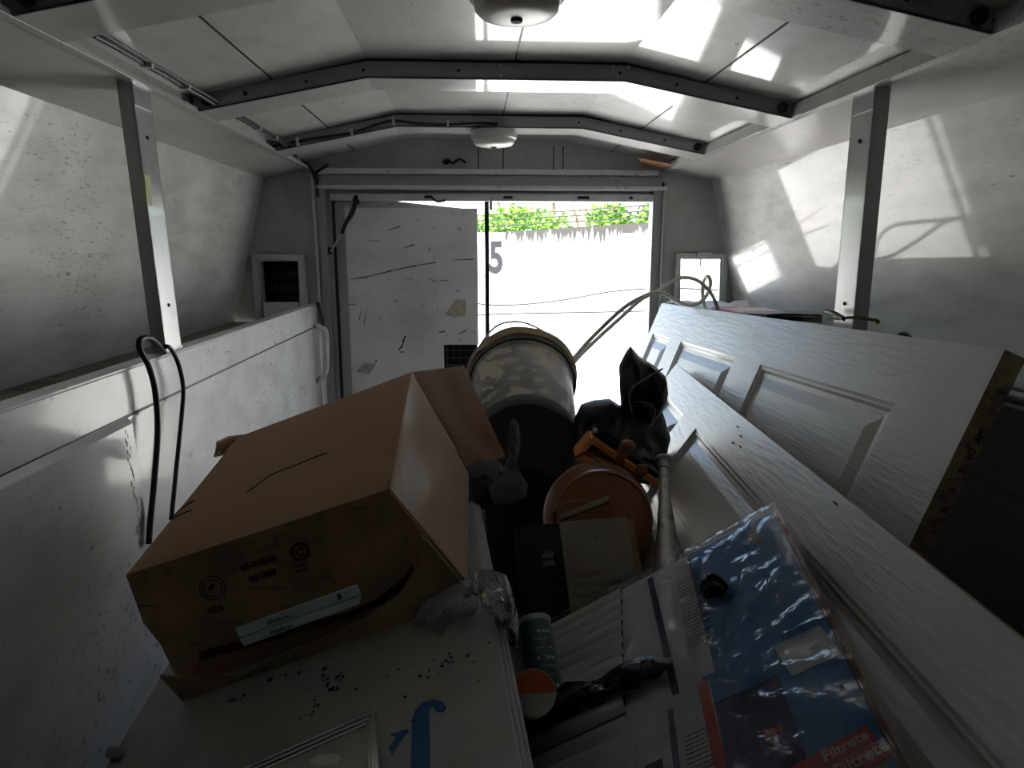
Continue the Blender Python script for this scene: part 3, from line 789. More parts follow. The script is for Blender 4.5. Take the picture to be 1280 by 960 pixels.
# ================================================================== SIGN BOARDS, FRAME ON THEM
bn = (Dn - Bd).cross(Cd - Dn).normalized()
if bn.z < 0: bn = -bn
BO = Bd - bn * .012
def SP(x, y, d=0): return atP(x, y, BO, bn) + bn * d
SIGN = mat('weathered_white_sign_face', (.40, .415, .375), .5, dirt=.8, dscale=(60, 60, 60), thr=(.70, .74), dcol=(.05, .045, .035), var=.5, vscale=4, vcol=(.30, .31, .275), coat=.3, coat_rough=.2)
sA, sB = SP(590, 626), SP(651, 965)
sd = (sB - sA).normalized(); sr = sd.cross(bn).normalized()
if sr.x < 0: sr = -sr
lft = SP(150, 930)
Wd = abs((lft - sA).dot(sr)); sB = sA + sd * .82
for i, (lab) in enumerate(('topmost weathered white sign board with blue letters, under the cardboard box', 'thin white sheet just below the lettered sign board', 'lowest thin white sheet of the stack under the cardboard box')):
    off = -bn * (.006 * i) + sr * (.004 * i)
    t = thing('sign_board', lab, 'board', sA + off, 'sheets stacked under the cardboard box')
    W2 = Wd * (1 - .1 * i)
    mb = MB().obox(sA + off - bn * .0045, sd * .82, -sr * W2, bn * .0045)
    mb.build('sheet', SIGN, t, .001)
    if i == 0: sb0 = t
    MB().obox(sA + off - bn * .0048, sd * .82, sr * .0012, bn * .0052).build('edge_trim', ALU, t)
BLUE = mat('blue_vinyl_letter', (.015, .10, .27), .4)
def letter(ol, name):
    mb = MB(); mb.prism([SP(x, y, .0004) for x, y in ol], bn * .0005); mb.build(name, BLUE, sb0)
letter([(514, 965), (515, 905), (519, 889), (528, 879), (541, 875), (553, 877), (558, 884), (554, 890), (546, 890), (543, 885), (540, 884), (536, 890), (537, 905), (538, 965)], 'letter')
letter([(487, 919), (508, 912), (512, 913), (505, 922), (490, 944), (486, 936), (496, 922)], 'letter')
# scattered leaf crumbs
DEB = mat('dry_brown_crumbs', (.03, .022, .015), .9)
random.seed(11)
for i in range(34):
    x = random.choice([random.gauss(540, 40), random.gauss(410, 35), random.gauss(560, 25)]); y = 800 + (620 - x) * .25 + abs(random.gauss(0, 22))
    if x > 615: continue
    p = SP(x, y, .0004); r = random.uniform(.0007, .0024)
    if i == 0: crumbs = MB()
    a = random.random() * 6
    ol = [p + sd * math.cos(a + k * 1.3) * r * random.uniform(.5, 1.4) + sr * math.sin(a + k * 1.3) * r * random.uniform(.5, 1.4) for k in range(5)]
    crumbs.prism(ol, bn * .001)
def smear(pts, w):
    for a, b in zip(pts[:-1], pts[1:]):
        for k in range(5):
            u = k / 5; p = SP(a[0] + (b[0] - a[0]) * u + random.uniform(-3, 3), a[1] + (b[1] - a[1]) * u + random.uniform(-3, 3), .0004)
            r = w * random.uniform(.2, .9); ang = random.random() * 6
            crumbs.prism([p + sd * math.cos(ang + q * 1.3) * r * random.uniform(.5, 1.2) + sr * math.sin(ang + q * 1.3) * r * random.uniform(.5, 1.2) for q in range(5)], bn * .0008)
smear([(405, 845), (412, 860), (425, 862)], .004); smear([(408, 850), (395, 870), (385, 900)], .003); smear([(420, 850), (430, 842)], .004); smear([(285, 878), (310, 870)], .004); smear([(340, 850), (420, 830)], .006)
o = crumbs.build('dry_crumbs', DEB); tag(o, 'dark dry crumbs scattered on the white sign board', 'debris', kind='stuff')
# silver frame lying on the board
SILV = mat('silver_frame_moulding', (.62, .66, .65), .22, metal=.85)
TRAY = mat('beige_frame_backing', (.45, .42, .36), .4, coat=.4, coat_rough=.2)
c0 = SP(474, 899, .004); e1 = (SP(318, 968, .004) - c0).normalized(); e2 = (SP(503, 975, .004) - c0).normalized()
e2 = (e2 - e1 * e2.dot(e1) * .6).normalized()
t = thing('picture_frame', 'silver ridged frame corner with beige backing lying on the sign board', 'frame', c0)
for w0, w1_, h in ((0, .0035, .010), (.0045, .008, .008), (.0095, .0125, .006)):
    mb = MB()
    def C_(a, b): return c0 + e1 * a + e2 * b
    for (p, q) in (((w0, w0), (.30, w1_)), ((w0, w0), (w1_, .28)), ((w0, .28 - w1_), (.30, .28 - w0)), ((.30 - w1_, w0), (.30 - w0, .28))):
        a = C_(p[0], p[1]); mb.obox(a, e1 * (q[0] - p[0]), e2 * (q[1] - p[1]), bn * h)
    mb.build('moulding', SILV, t, .0012)
MB().obox(C_(.012, .012), e1 * .276, e2 * .256, bn * .003).build('backing', TRAY, t)
t = thing('plastic_scrap', 'small pale plastic scrap at bottom edge left of the silver frame', 'scrap', SP(410, 955, .004))
pillow([SP(388, 958, .006), SP(400, 950, .006), SP(425, 949, .006), (SP(431, 953, .006)), SP(425, 963, .006), SP(400, 966, .006)], .004, nrm=bn, amp=.3, rings=5).build('scrap', WTRIM, t)
t = thing('plastic_scrap', 'small grey plastic cap at the far left corner of the sign board', 'scrap', SP(146, 944, .004))
pillow([SP(134, 950, .006), SP(138, 941, .006), (SP(150, 938, .006)), SP(158, 945, .006), SP(150, 953, .006)], .006, nrm=bn, amp=.3, rings=5).build('scrap', mat('grey_plastic', (.3, .31, .3), .5), t)
# crate carrying the boards
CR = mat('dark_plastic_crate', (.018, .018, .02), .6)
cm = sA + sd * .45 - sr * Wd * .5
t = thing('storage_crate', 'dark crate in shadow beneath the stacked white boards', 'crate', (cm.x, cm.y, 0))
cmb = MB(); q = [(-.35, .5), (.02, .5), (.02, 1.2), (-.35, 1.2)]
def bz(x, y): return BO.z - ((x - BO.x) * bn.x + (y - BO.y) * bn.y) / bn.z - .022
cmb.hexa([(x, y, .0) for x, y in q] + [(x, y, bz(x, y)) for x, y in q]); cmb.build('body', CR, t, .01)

# ================================================================== WRAPPED FILTER PACK
pe2 = (RT * 124 + UP * 258 + FW * 860).normalized()
pe1 = (RT * 1 + UP * .65 - FW * .339).normalized()
pn = pe1.cross(pe2); 
if pn.z < 0: pn = -pn
# corner T sits against the lower door
T0 = atP(967, 640, PL(0, 0, .054), nL)
# width: where the left end of the upper edge falls
def prj(P): v = P - CAM; w = v.dot(FW); return 640 + FPX * v.dot(RT) / w, 480 - FPX * v.dot(UP) / w
wd = .1
while prj(T0 - pe1 * wd)[0] > 668: wd += .002
hh = wd * 1.12
def K(u, v, d=0): return T0 - pe1 * u * wd - pe2 * v * hh + pn * d      # u: 0 right .. 1 left, v: 0 top .. 1 bottom
TH = .055
BLUC = mat('blue_printed_carton', (.035, .21, .48), .45)
NAVY = mat('navy_printed_carton', (.008, .025, .11), .45)
PLEAT = mat('white_pleated_filter_media', (.82, .83, .80), .85)
LABW = mat('grey_white_label', (.72, .73, .73), .6, var=.1)
PAPT = mat('grey_text_ink', (.33, .33, .35), .7)
RED = mat('red_print', (.55, .05, .035), .5)
CRD = mat('reddish_carton_side', (.36, .13, .09), .6, var=.5, vscale=12, vcol=(.28, .16, .10))
pk = thing('filter_pack', 'shrink-wrapped blue and white pleated air filter pack propped on the lower panelled door', 'filter pack', K(.5, 1, -TH))
def filt(v0, v1, d, nm):
    """one filter: cardboard frame + pleats + printed panel"""
    f = MB().obox(K(1, v0, d - TH), pe1 * wd, -pe2 * hh * (v1 - v0), pn * (TH - .004)).build(nm, mat('grey_carton_core', (.16, .17, .20), .7), pk, .001)
    MB().obox(K(-.004, v0, d - TH), pe1 * .0014, -pe2 * hh * (v1 - v0), pn * (TH + .001)).build('carton_side', CRD, f)
    mb = MB(); NP = 10 if v0 == 0 else 11; u1, u0 = .985, .600
    for i in range(NP):
        va, vb = v0 + (v1 - v0) * i / NP, v0 + (v1 - v0) * (i + 1) / NP; vm = (va + vb) / 2
        w_ = vb - va; pp = [(va, .001), (va + w_ * .09, .0075), (va + w_ * .2, .011), (vm, .013), (va + w_ * .8, .011), (va + w_ * .91, .0075), (vb, .001)]
        for (p, q) in zip(pp[:-1], pp[1:]):
            mb.quad(K(u1, p[0], d + p[1] - .003), K(u0, p[0], d + p[1] - .003), K(u0, q[0], d + q[1] - .003), K(u1, q[0], d + q[1] - .003))
    mb.smooth = True
    mb.build('pleats', PLEAT, f)
    MB().prism([K(.985, v0 + .005, d - .002), K(.604, v0 + .005, d - .002), K(.604, v1 - .005, d - .002), K(.985, v1 - .005, d - .002)], pn * .0045).build('notch_shade_plate', mat('notch_shade', (.06, .065, .075), .8), f)  # dark plate showing in the notches as painted shade between pleats
    return f
def plate(u0, u1, v0, v1, d, mt, nm, par, skew=0):
    return MB().prism([K(u1 + skew, v0, d), K(u0 + skew, v0, d), K(u0, v1, d), K(u1, v1, d)], pn * .0006).build(nm, mt, par)
fa = filt(0, .53, 0, 'upper_filter')
plate(.0, .32, 0, .5455, .0008, BLUC, 'printed_panel', fa)
plate(.32, .600, 0, .560, .0012, LABW, 'label', fa, .016)
plate(.43, .452, .02, .56, .0022, NAVY, 'stripe', fa, .045)
plate(.0, .035, 0, .60, .0016, CARD, 'carton_rim', fa) if False else None
plate(.07, .11, .035, .12, .0018, mat('pale_seal', (.45, .42, .33), .5), 'label', fa)
fb = filt(.545, 1.15, -.004, 'lower_filter')
plate(.0, .13, .55, .66, .0018, LABW, 'label', fb, .02)
plate(.0, .16, .545, 1.15, .0008, BLUC, 'printed_panel', fb)
plate(.16, .34, .545, 1.15, .0008, NAVY, 'printed_panel', fb)
plate(.0, .34, .545, .64, .0014, BLUC, 'printed_panel', fb, .02)
plate(.34, .62, .56, 1.15, .0014, LABW, 'label', fb)
plate(.455, .472, .60, 1.15, .0022, NAVY, 'stripe', fb)
plate(.335, .365, .56, .93, .0024, RED, 'red_band', fb, .01)
plate(.50, .55, .73, .78, .0024, NAVY, 'logo', fb)
for i in range(26):     # small print, as ruled text
    v = .70 + i * .0125
    if v > 1.08: break
    text('change every three months', 'small_print', K(.435, v, .0024), pe1, pe2, .0022, PAPT, fb)
for i in range(20):
    v = .12 + i * .016
    if v < .5: text('for home use see side panel', 'small_print', K(.385, v, .0022), pe1, pe2, .0022, PAPT, fa)
text('3M', 'logo', atP(956, 925, K(0, 0, .003), pn), pe1, pe2, .010, RED, fb, bold=.04)
plate(.50, .56, .93, .99, .0024, PAPT, 'recycling_mark', fb)
# red strips at lower right with the lettering
PINK = mat('pale_pink_letters', (.75, .55, .52), .5)
KP = K(0, 0, .004)
for q4 in (((990, 964), (1085, 911), (1099, 927), (1004, 980)), ((1004, 982), (1100, 929), (1116, 947), (1022, 1000))):
    a, b, c, d = [atP(x, y, KP, pn) for x, y in q4]
    st_ = MB().prism([a, b, c, d], pn * .004).build('red_strip', RED, pk)
    text('Filtrete', 'lettering', d.lerp(c, .36) + (a - d) * .22 + pn * .0045, c - d, a - d, (a - d).length * .62, PINK, st_, bold=.03)
# black torn plastic band
BPL = mat('shiny_black_plastic', (.008, .008, .009), .22, bump=.5, bscale=60, spec=.5)
rim_ = [(648, 872), (690, 868), (730, 858), (762, 846), (790, 828), (808, 822), (822, 820), (824, 828), (840, 822), (838, 832), (822, 842), (800, 852), (770, 864), (735, 880), (700, 892), (668, 912), (640, 930)]
pillow([atP(x, y, K(0, 0, .020), pn) for x, y in rim_], .009, nrm=pn, amp=.7, freq=32, rings=8, sub=3, seed=4).build('torn_black_band', BPL, pk)
pillow([atP(x, y, K(0, 0, .018), pn) for x, y in [(880, 728), (890, 719), (902, 720), (908, 728), (904, 738), (892, 742), (880, 748), (874, 742)]], .007, nrm=pn, amp=1.0, freq=70, rings=6, sub=3, seed=9).build('torn_black_patch', BPL, pk)
# clear shrink wrap
WRAP = clear_mat('clear_shrink_wrap', (.95, .96, .98), .02, .2, .07, 26, .9, (1, 1, 1))
mb = MB(); N1, N2 = 60, 60; vs = []; fs = []
for i in range(N1 + 1):
    for j in range(N2 + 1):
        u, v = -.02 + 1.04 * i / N1, -.02 + 1.19 * j / N2
        # stretched folds fan out from the torn band
        fold = 0
        cu, cv = .38, .62
        du, dv = u - cu, v - cv; r = math.hypot(du, dv); an = math.atan2(dv, du)
        fold += .0075 * max(0, math.sin(an * 20 + noise.noise(Vector((an * 3, r * 2, 0))) * 4)) ** 3 * math.exp(-((r - .28) / .18) ** 2)
        fold += .002 * (1 - abs(noise.noise(Vector((u * 9, v * 14, 2)))) * 3)
        edge = min(u + .02, 1.02 - u, v + .02)
        d = .012 + fold - max(0, .03 - edge) * .15
        vs.append(K(u, v, d))
for i in range(N1):
    for j in range(N2):
        a = i * (N2 + 1) + j; fs.append((a, a + 1, a + N2 + 2, a + N2 + 1))
b0 = len(vs)     # skirts at the top and right sides
for i in range(N1 + 1): u = -.02 + 1.04 * i / N1; vs.append(K(u, -.024, -TH))
for i in range(N1): fs.append((i * (N2 + 1), (i + 1) * (N2 + 1), b0 + i + 1, b0 + i))
b1 = len(vs)
for j in range(N2 + 1): v = -.02 + 1.19 * j / N2; vs.append(K(-.024, v, -TH))
for j in range(N2): fs.append((j, j + 1, b1 + j + 1, b1 + j))
mb.add(vs, fs); mb.smooth = True
mb.build('shrink_wrap', WRAP, pk)

# ================================================================== BUCKET
BW = mat('muddy_white_bucket_plastic', (.10, .097, .09), .45, var=.9, vscale=5, vcol=(.36, .35, .33), dirt=.95, dscale=(24, 24, 12), thr=(.50, .54), dcol=(.50, .45, .36))
BB = mat('dark_bucket_base', (.075, .072, .072), .5, var=.5, vscale=9, vcol=(.07, .062, .055))
MUD = mat('dried_tan_mud', (.34, .25, .14), .85, var=.7, vscale=20, vcol=(.18, .13, .08), bump=.8, bscale=50)
bb, br = atY(657, 556, 1.60), atY(652, 470, 1.92)
ax = (br - bb); BLn = ax.length; ax.normalize()
bu = thing('plastic_bucket', 'large muddy white plastic bucket tipped over with its dark base facing the camera', 'bucket', bb)
MB().lathe(bb, ax, [(.024, .1275), (.03, .129), (BLn * .5, .134), (BLn * .80, .138), (BLn * .80, .140), (BLn * .83, .142), (BLn, .143), (BLn, .138), (.02, .120)], 64, .006).build('body', BW, bu)
MB().lathe(bb, ax, [(.012, 0), (.010, .085), (-.002, .100), (-.004, .118), (.004, .124), (.020, .128), (.026, .1285), (.03, .126), (.03, 0)], 56).build('base', BB, bu)
MB().lathe(bb + ax * (BLn * .84), ax, [(0, .143), (-.004, .149), (.004, .152), (.008, .149), (.010, .143)], 56).build('rib', mat('dark_ring', (.05, .048, .045), .5), bu)
MB().lathe(bb + ax * (BLn * .90), ax, [(0, .142), (.0, .152), (.015, .156), (.035, .155), (.040, .146), (.036, .138), (.0, .136)], 64, .025).build('rim', MUD, bu)
top = bb + ax * (BLn * .93)
MB().tube([atY(590, 452, 1.86), atY(600, 432, 1.88), atY(620, 408, 1.90), atY(645, 402, 1.92), atY(668, 408, 1.92), atY(690, 422, 1.90), atY(704, 436, 1.88)], .003, 8).build('wire_handle', mat('grey_wire', (.3, .29, .27), .4, metal=.5), bu)

# ================================================================== EXTENSION CORD
CORD = mat('grey_beige_cord', (.58, .56, .48), .55)
cp = [(370, 770), (410, 722), (450, 680), (510, 622), (560, 580), (610, 552), (650, 535), (700, 505), (750, 485), (800, 495), (840, 530), (862, 570), (866, 600), (850, 612), (828, 592), (818, 545), (820, 500), (836, 481), (845, 505), (832, 545), (808, 570), (775, 580), (730, 566), (690, 542), (650, 537), (600, 566), (540, 620), (460, 692), (400, 750), (372, 782)]
pts = []
for i, (x, y) in enumerate(cp):
    s = 1 - abs(i - 15) / 15
    pts.append(atY(580 + x / 2.742, 170 + y / 2.742, 1.95 + .30 * s + .03 * math.sin(i)))
o = MB().tube(pts, .0062, 8).build('extension_cord', CORD); tag(o, 'grey beige cord rising from the bucket and looping beside the right window', 'cord')

# ================================================================== BLACK CORD ON THE LEFT POST
t = thing('cable_loop', 'thick black cord hanging in a loop from the foot of the left post', 'cord', atX(175, 428, lipL))
X0 = lipL + .022
MB().tube([atX(205, 440, lipL + .01), atX(190, 424, X0), atX(176, 424, X0), atX(175, 437, X0), atX(186, 458, X0), atX(194, 490, X0), atX(197, 540, X0), atX(193, 600, X0), atX(188, 650, X0 + .0), atX(186, 680, X0 + .0)], .0052, 10).build('near_strand', BLACK, t)
MB().tube([atX(200, 436, lipL + .01), atX(208, 433, X0), atX(214, 437, X0), atX(223, 455, X0), atX(229, 485, X0), atX(227, 520, X0), atX(222, 570, X0), atX(217, 620, X0), atX(214, 650, X0)], .0042, 10).build('far_strand', BLACK, t)

# ================================================================== BLACK BAGS
BAG = mat('black_bin_bag', (.010, .010, .012), .28, spec=.4, bump=.25, bscale=30)
ob = [(788, 432), (800, 446), (818, 457), (832, 470), (834, 492), (828, 512), (838, 545), (828, 580), (808, 600), (780, 596), (752, 588), (728, 578), (719, 555), (718, 522), (726, 506), (742, 500), (762, 498), (776, 508), (774, 480), (774, 456), (782, 440)]
t = thing('bin_bag', 'shiny black bin bag with a peaked neck between bucket and panelled doors', 'bag', atY(780, 590, 1.75))
pillow(px([(700, 610), (712, 570), (718, 522), (726, 506), (742, 500), (762, 498), (780, 510), (800, 505), (826, 508), (838, 545), (830, 585), (810, 605), (770, 602), (735, 592)], 1.56), .075, amp=.45, freq=10, rings=14, sub=4, seed=2).build('body', BAG, t)
nk = pillow(px([(788, 432), (800, 446), (818, 457), (832, 470), (834, 492), (828, 514), (812, 536), (795, 545), (782, 530), (776, 508), (774, 480), (774, 456), (782, 440)], 1.56), .032, amp=.8, freq=16, rings=10, sub=3, seed=6).build('neck', BAG, t)
EDG = mat('grey_bag_fold', (.10, .10, .11), .3)
MB().tube([atY(828, 461, 1.53), atY(806, 474, 1.51), atY(790, 486, 1.50), atY(787, 500, 1.50), atY(790, 517, 1.50)], [.002, .003, .003, .003, .002], 6, flat=.5).build('fold', EDG, t)
MB().tube([atY(792, 502, 1.50), atY(810, 504, 1.50), atY(818, 512, 1.50), (atY(815, 530, 1.50)), atY(806, 538, 1.50)], [.001, .0025, .003, .003, .001], 6, flat=.5).build('fold', EDG, t)
VOIDFILL = mat('void_filler_black', (.008, .008, .008), .9)
t = thing('void_filler_sack', 'added black sack filling the dark void beneath the bucket and behind the book', 'sack', (0.12, 1.35, 0))  # added black mass that keeps the void under the bucket dark
pillow(px([(600, 600), (640, 575), (700, 575), (730, 600), (760, 660), (800, 700), (790, 800), (640, 820), (600, 760), (596, 660)], 1.66), .07, amp=.2, freq=6, rings=12, sub=3, seed=8).build('body', VOIDFILL, t)
pillow([(-.10, 1.85, .36), (.26, 1.85, .34), (.22, 1.85, .02), (-.2, 1.85, .0)], .14, amp=.15, freq=5, rings=10, sub=8, seed=12).build('lower_body', VOIDFILL, t)

# ================================================================== CLEAR BAGS
CB = clear_mat('thin_clear_bag', (.86, .87, .9), .30, .9, .13, 60, 1.0, dcol=(.75, .75, .82))
t = thing('clear_plastic_bag', 'crumpled clear plastic bag knotted over the edge of the white boards', 'bag', atY(575, 800, .86))
pillow(px([(516, 778), (530, 752), (560, 735), (590, 725), (598, 745), (600, 770), (592, 795), (568, 818), (545, 808), (528, 798)], .84), .022, amp=.8, freq=28, rings=12, sub=4, seed=3).build('pouch', CB, t)
pillow(px([(590, 728), (596, 712), (615, 712), (632, 718), (642, 740), (650, 780), (648, 815), (632, 800), (618, 770), (604, 752)], .80), .016, amp=.9, freq=32, rings=10, sub=4, seed=5).build('tail', CB, t)
MB().sphere(atY(596, 736, .81), .010, 12, (1, 1, .8)).build('knot', CB, t)
t = thing('grey_cap', 'grey cloth cap crushed between the carton and the black sack', 'cap', atY(620, 620, 1.30))
GCL = mat('grey_dusty_cloth', (.10, .095, .09), .85, var=.5, vscale=20)
pillow(px([(583, 585), (600, 574), (622, 576), (640, 590), (648, 610), (640, 628), (615, 632), (592, 640), (584, 615)], 1.32), .05, amp=.4, freq=16, rings=9, sub=4, seed=1).build('crown', GCL, t)
pillow(px([(610, 610), (630, 592), (650, 590), (660, 606), (658, 622), (640, 630), (618, 632)], 1.26), .008, amp=.3, freq=12, rings=6, sub=4, seed=1).build('brim', mat('grey_brim', (.17, .16, .155), .8), t)
t = thing('clear_plastic_bag', 'twisted clear plastic bag hanging in front of the bucket base', 'bag', atY(640, 600, 1.3))
pillow(px([(636, 528), (643, 522), (650, 533), (651, 556), (646, 580), (654, 596), (644, 606), (632, 600), (620, 606), (622, 592), (634, 580), (637, 556)], 1.28), .010, amp=.9, freq=30, rings=9, sub=3, seed=7).build('bag', clear_mat('wispy_clear_bag', (.9, .9, .92), .12, .3, .15, 40, .8), t)

# ================================================================== BROWN POT
BR = mat('glazed_brown_plastic', (.32, .125, .06), .28, var=.3, vscale=6, vcol=(.13, .05, .025), coat=.3, coat_rough=.15)
pc = atY(753, 650, 1.25); pax = Vector((-.10, -.90, .30)).normalized()
t = thing('brown_pot', 'round brown pot tipped so its smooth base faces the camera, behind the book', 'pot', pc)
MB().lathe(pc, pax, [(-.14, .110), (-.13, .112), (-.02, .100), (-.004, .0985), (.003, .096), (.004, .092), (.000, .089), (.001, .06), (.0, 0)], 64).build('body', BR, t)
MB().lathe(pc, pax, [(-.145, .108), (-.155, .114), (-.135, .116), (-.128, .110)], 56).build('rim', BR, t)
MB().tube([atY(686, 650, 1.26), atY(697, 634, 1.25), atY(718, 626, 1.25), atY(742, 628, 1.25), atY(762, 640, 1.25), atY(785, 660, 1.27)], .0022, 8).build('wire_handle', mat('copper_wire', (.35, .18, .09), .4, metal=.4), t)

# ================================================================== BOOK
t0 = atY(650, 658, 1.10); t1 = atY(783, 645, 1.13); bl = atY(655, 772, 1.03)
bx = (t1 - t0); bw = bx.length; bx.normalize(); by = (t0 - bl); by = (by - bx * by.dot(bx)).normalized(); bz_ = bx.cross(by)
if bz_.y > 0: bz_ = -bz_
bh = .22; bt = .05
bk = thing('thick_book', 'thick hardback reference book with black spine cloth and stained beige cover', 'book', t0 - by * bh)
BEI = mat('stained_beige_cover', (.36, .32, .25), .7, var=.6, vscale=14, vcol=(.24, .20, .15), dirt=.6, dscale=(40, 40, 40), thr=(.66, .7))
PAGE = mat('browned_page_block', (.42, .24, .13), .85, bump=.3, bscale=200, stretch=(1, 8, 1))
O = t0 - by * bh
MB().obox(O + bx * .002 - bz_ * bt, bx * (bw + .012), by * (bh - .004), bz_ * (bt - .004)).build('page_block', PAGE, bk, .001)
MB().obox(O + bx * bw * .36, bx * bw * .64, by * bh, -bz_ * .004).build('front_cover', BEI, bk, .001)
MB().obox(O, bx * bw * .36, by * bh, -bz_ * .0042).build('spine_cloth', mat('black_bookcloth', (.010, .009, .010), .6), bk, .001)
MB().obox(O - bx * .003 - bz_ * bt, bx * .004, by * bh, bz_ * bt).build('spine', MATS['black_bookcloth'], bk, .001)
MB().obox(O - bz_ * (bt + .004), bx * (bw + .014), by * bh, bz_ * .004).build('back_cover', BEI, bk, .001)
BINK = mat('faded_brown_ink', (.14, .11, .08), .8)
for i, s in enumerate(("WEBSTER'S", 'ENCYCLOPEDIA', 'OF DICTIONARIES')):
    text(s, 'lettering', O + bx * bw * .42 + by * (bh * .57 - i * .0165) + bz_ * .0004, bx, by, .0085 if i < 2 else .0078, BINK, bk)
GOLD = mat('faded_gilt_stamp', (.24, .17, .12), .5, metal=.3)
ec = O + bx * bw * .22 + by * bh * .74 + bz_ * .0004
cm_ = [(-.009, .0), (-.012, .012), (-.006, .006), (-.003, .016), (0, .007), (.004, .017), (.006, .007), (.012, .013), (.009, .0)]
MB().prism([ec + bx * a + by * b for a, b in cm_], bz_ * .0005).build('gilt_emblem', GOLD, bk)
MB().obox(ec - bx * .010 - by * .012, bx * .020, by * .008, bz_ * .0005).build('gilt_emblem', GOLD, bk)
# loose slat behind the book
t = thing('wooden_slat', 'narrow weathered wooden slat lying on top of the beige book', 'slat', atY(715, 650, 1.18))
a = atY(700, 653, 1.17); b = atY(762, 629, 1.20); d = b - a
MB().obox(a, d, Vector((.0, .012, .006)), Vector((0, -.004, .007))).build('slat', mat('weathered_wood', (.20, .16, .11), .8, var=.6, vscale=30), t, .001)

# ================================================================== CANS
GRN = mat('dark_green_can_paper', (.012, .075, .065), .4, coat=.3)
g0, g1 = atY(667, 777, .88), atY(683, 868, .80); gd = (g1 - g0).normalized(); gr = .0235
t = thing('cleanser_can', 'dark green paper can with pale lettering standing against the filter pack', 'can', g1)
gl_ = (g1 - g0).length
MB().lathe(g0, gd, [(.004, gr * .98), (.006, gr), (gl_, gr), (gl_, 0)], 40).build('body', GRN, t)
MB().lathe(g0, gd, [(.006, gr), (.0, gr * 1.03), (-.002, gr), (.0, gr * .92), (.005, gr * .90), (.005, 0)], 40).build('rim', mat('tan_metal_rim', (.42, .40, .33), .4, metal=.5), t)
PT = mat('pale_green_ink', (.45, .55, .5), .6)
side = Vector((1, 0, 0)); side = (side - gd * side.dot(gd)).normalized(); fr_ = gd.cross(side)
if fr_.y > 0: fr_ = -fr_
for i in range(7):
    for k in range(4):
        an = -.3 + k * .28
        nrm = (fr_ * math.cos(an) + side * math.sin(an)); tg = (side * math.cos(an) - fr_ * math.sin(an))
        q = g0 + gd * (.022 + i * .012) + nrm * (gr + .0003)
        MB().obox(q, tg * .0045, gd * (.0016 if i % 3 else .004), nrm * .0003).build('lettering', PT, t) if (i + k) % 4 else None
t = thing('orange_can', 'orange and white can end poking up beside the board edge', 'can', atY(667, 880, .70))
oc = atY(667, 866, .74); oax = Vector((.0, -.62, .55)).normalized()
ORG = mat('orange_paint', (.55, .12, .035), .5); WH = mat('off_white_paper', (.55, .52, .47), .6)
R_ = .0275
sx = oax.cross(Vector((0, 0, 1))).normalized(); sx = sx if sx.x > 0 else -sx; sy = sx.cross(oax); sy = sy if sy.z > 0 else -sy
MB().lathe(oc, oax, [(-.07, R_), (-.002, R_), (0, R_ * .97), (0, 0)], 40).build('body', WH, t)
vs = [oc + oax * .0008 + sx * R_ * .96 * math.cos(a) + sy * R_ * .96 * math.sin(a) for a in [PI * k / 24 for k in range(25)]]
MB().prism(vs, oax * .0006).build('orange_half', ORG, t)

# ================================================================== BAT
bt0, bt1 = atY(829, 574, 1.38), atY(837, 760, 1.02); bd = (bt1 - bt0).normalized()
BT = mat('worn_aluminium_bat', (.33, .325, .31), .38, metal=.75, dirt=.5, dscale=(40, 40, 40), thr=(.58, .66), dcol=(.1, .09, .08))
t = thing('metal_bat', 'worn grey metal bat standing knob up against the lower panelled door', 'bat', bt0 + bd * .6)
MB().lathe(bt0, bd, [(.0, .0), (-.001, .012), (.004, .0185), (.010, .0185), (.014, .013), (.018, .0115)], 32).build('knob', BT, t)
MB().lathe(bt0, bd, [(.016, .0115), (.05, .0110), (.14, .0125), (.24, .020), (.34, .028), (.52, .031), (.55, .025), (.555, 0)], 32).build('barrel', BT, t)
MB().lathe(bt0, bd, [(.036, .0115), (.036, .0122), (.039, .0122), (.039, .0115)], 32).build('grip_ring', DARK, t)

# ================================================================== ORANGE TOOL
TO = mat('orange_tool_paint', (.60, .20, .05), .4, coat=.3); TB = mat('black_tool_bar', (.015, .015, .015), .35, metal=.3); TBn = mat('brown_lever', (.22, .08, .04), .4)
t = thing('hand_tool', 'black and orange hand tool with brown levers lying below the bin bag', 'tool', atY(770, 590, 1.5))
def bar(a, b, r, mt, nm, Y1=1.46, Y2=1.42, wv=(0, .03, .01)):
    p, q = atY(*a, Y1), atY(*b, Y2); d = q - p; n2 = d.normalized().cross(Vector((0, 1, 0))).normalized()
    return MB().obox(p - n2 * r, d, n2 * 2 * r, Vector(wv)).build(nm, mt, t, .002)
bar((744, 541), (822, 597), .007, TB, 'back_bar', 1.46, 1.43)
bar((738, 550), (824, 608), .007, TO, 'front_bar', 1.45, 1.42)
bar((740, 550), (721, 573), .007, TO, 'end_bar', 1.45, 1.44)
bar((722, 574), (760, 590), .005, TO, 'lower_bar', 1.44, 1.42)
bar((736, 562), (765, 582), .016, mat('dark_brown_bed', (.07, .03, .02), .6), 'bed', 1.455, 1.44, (0, .01, 0))
bar((742, 573), (758, 580), .005, mat('yellow_green_vial', (.55, .62, .06), .4), 'vial', 1.445, 1.44, (0, .012, 0))
for (x, y) in ((744, 538), (771, 557), (800, 576)): MB().sphere(atY(x, y, 1.46), .006, 10).build('bolt', ALU, t)
MB().tube([atY(775, 585, 1.42), atY(777, 570, 1.41), atY(784, 560, 1.40), atY(788, 562, 1.40)], [.008, .010, .019, .014], 12).build('lever', TBn, t)
MB().tube([atY(797, 596, 1.40), atY(801, 588, 1.39), atY(807, 588, 1.39)], [.008, .014, .012], 12).build('lever', TBn, t)
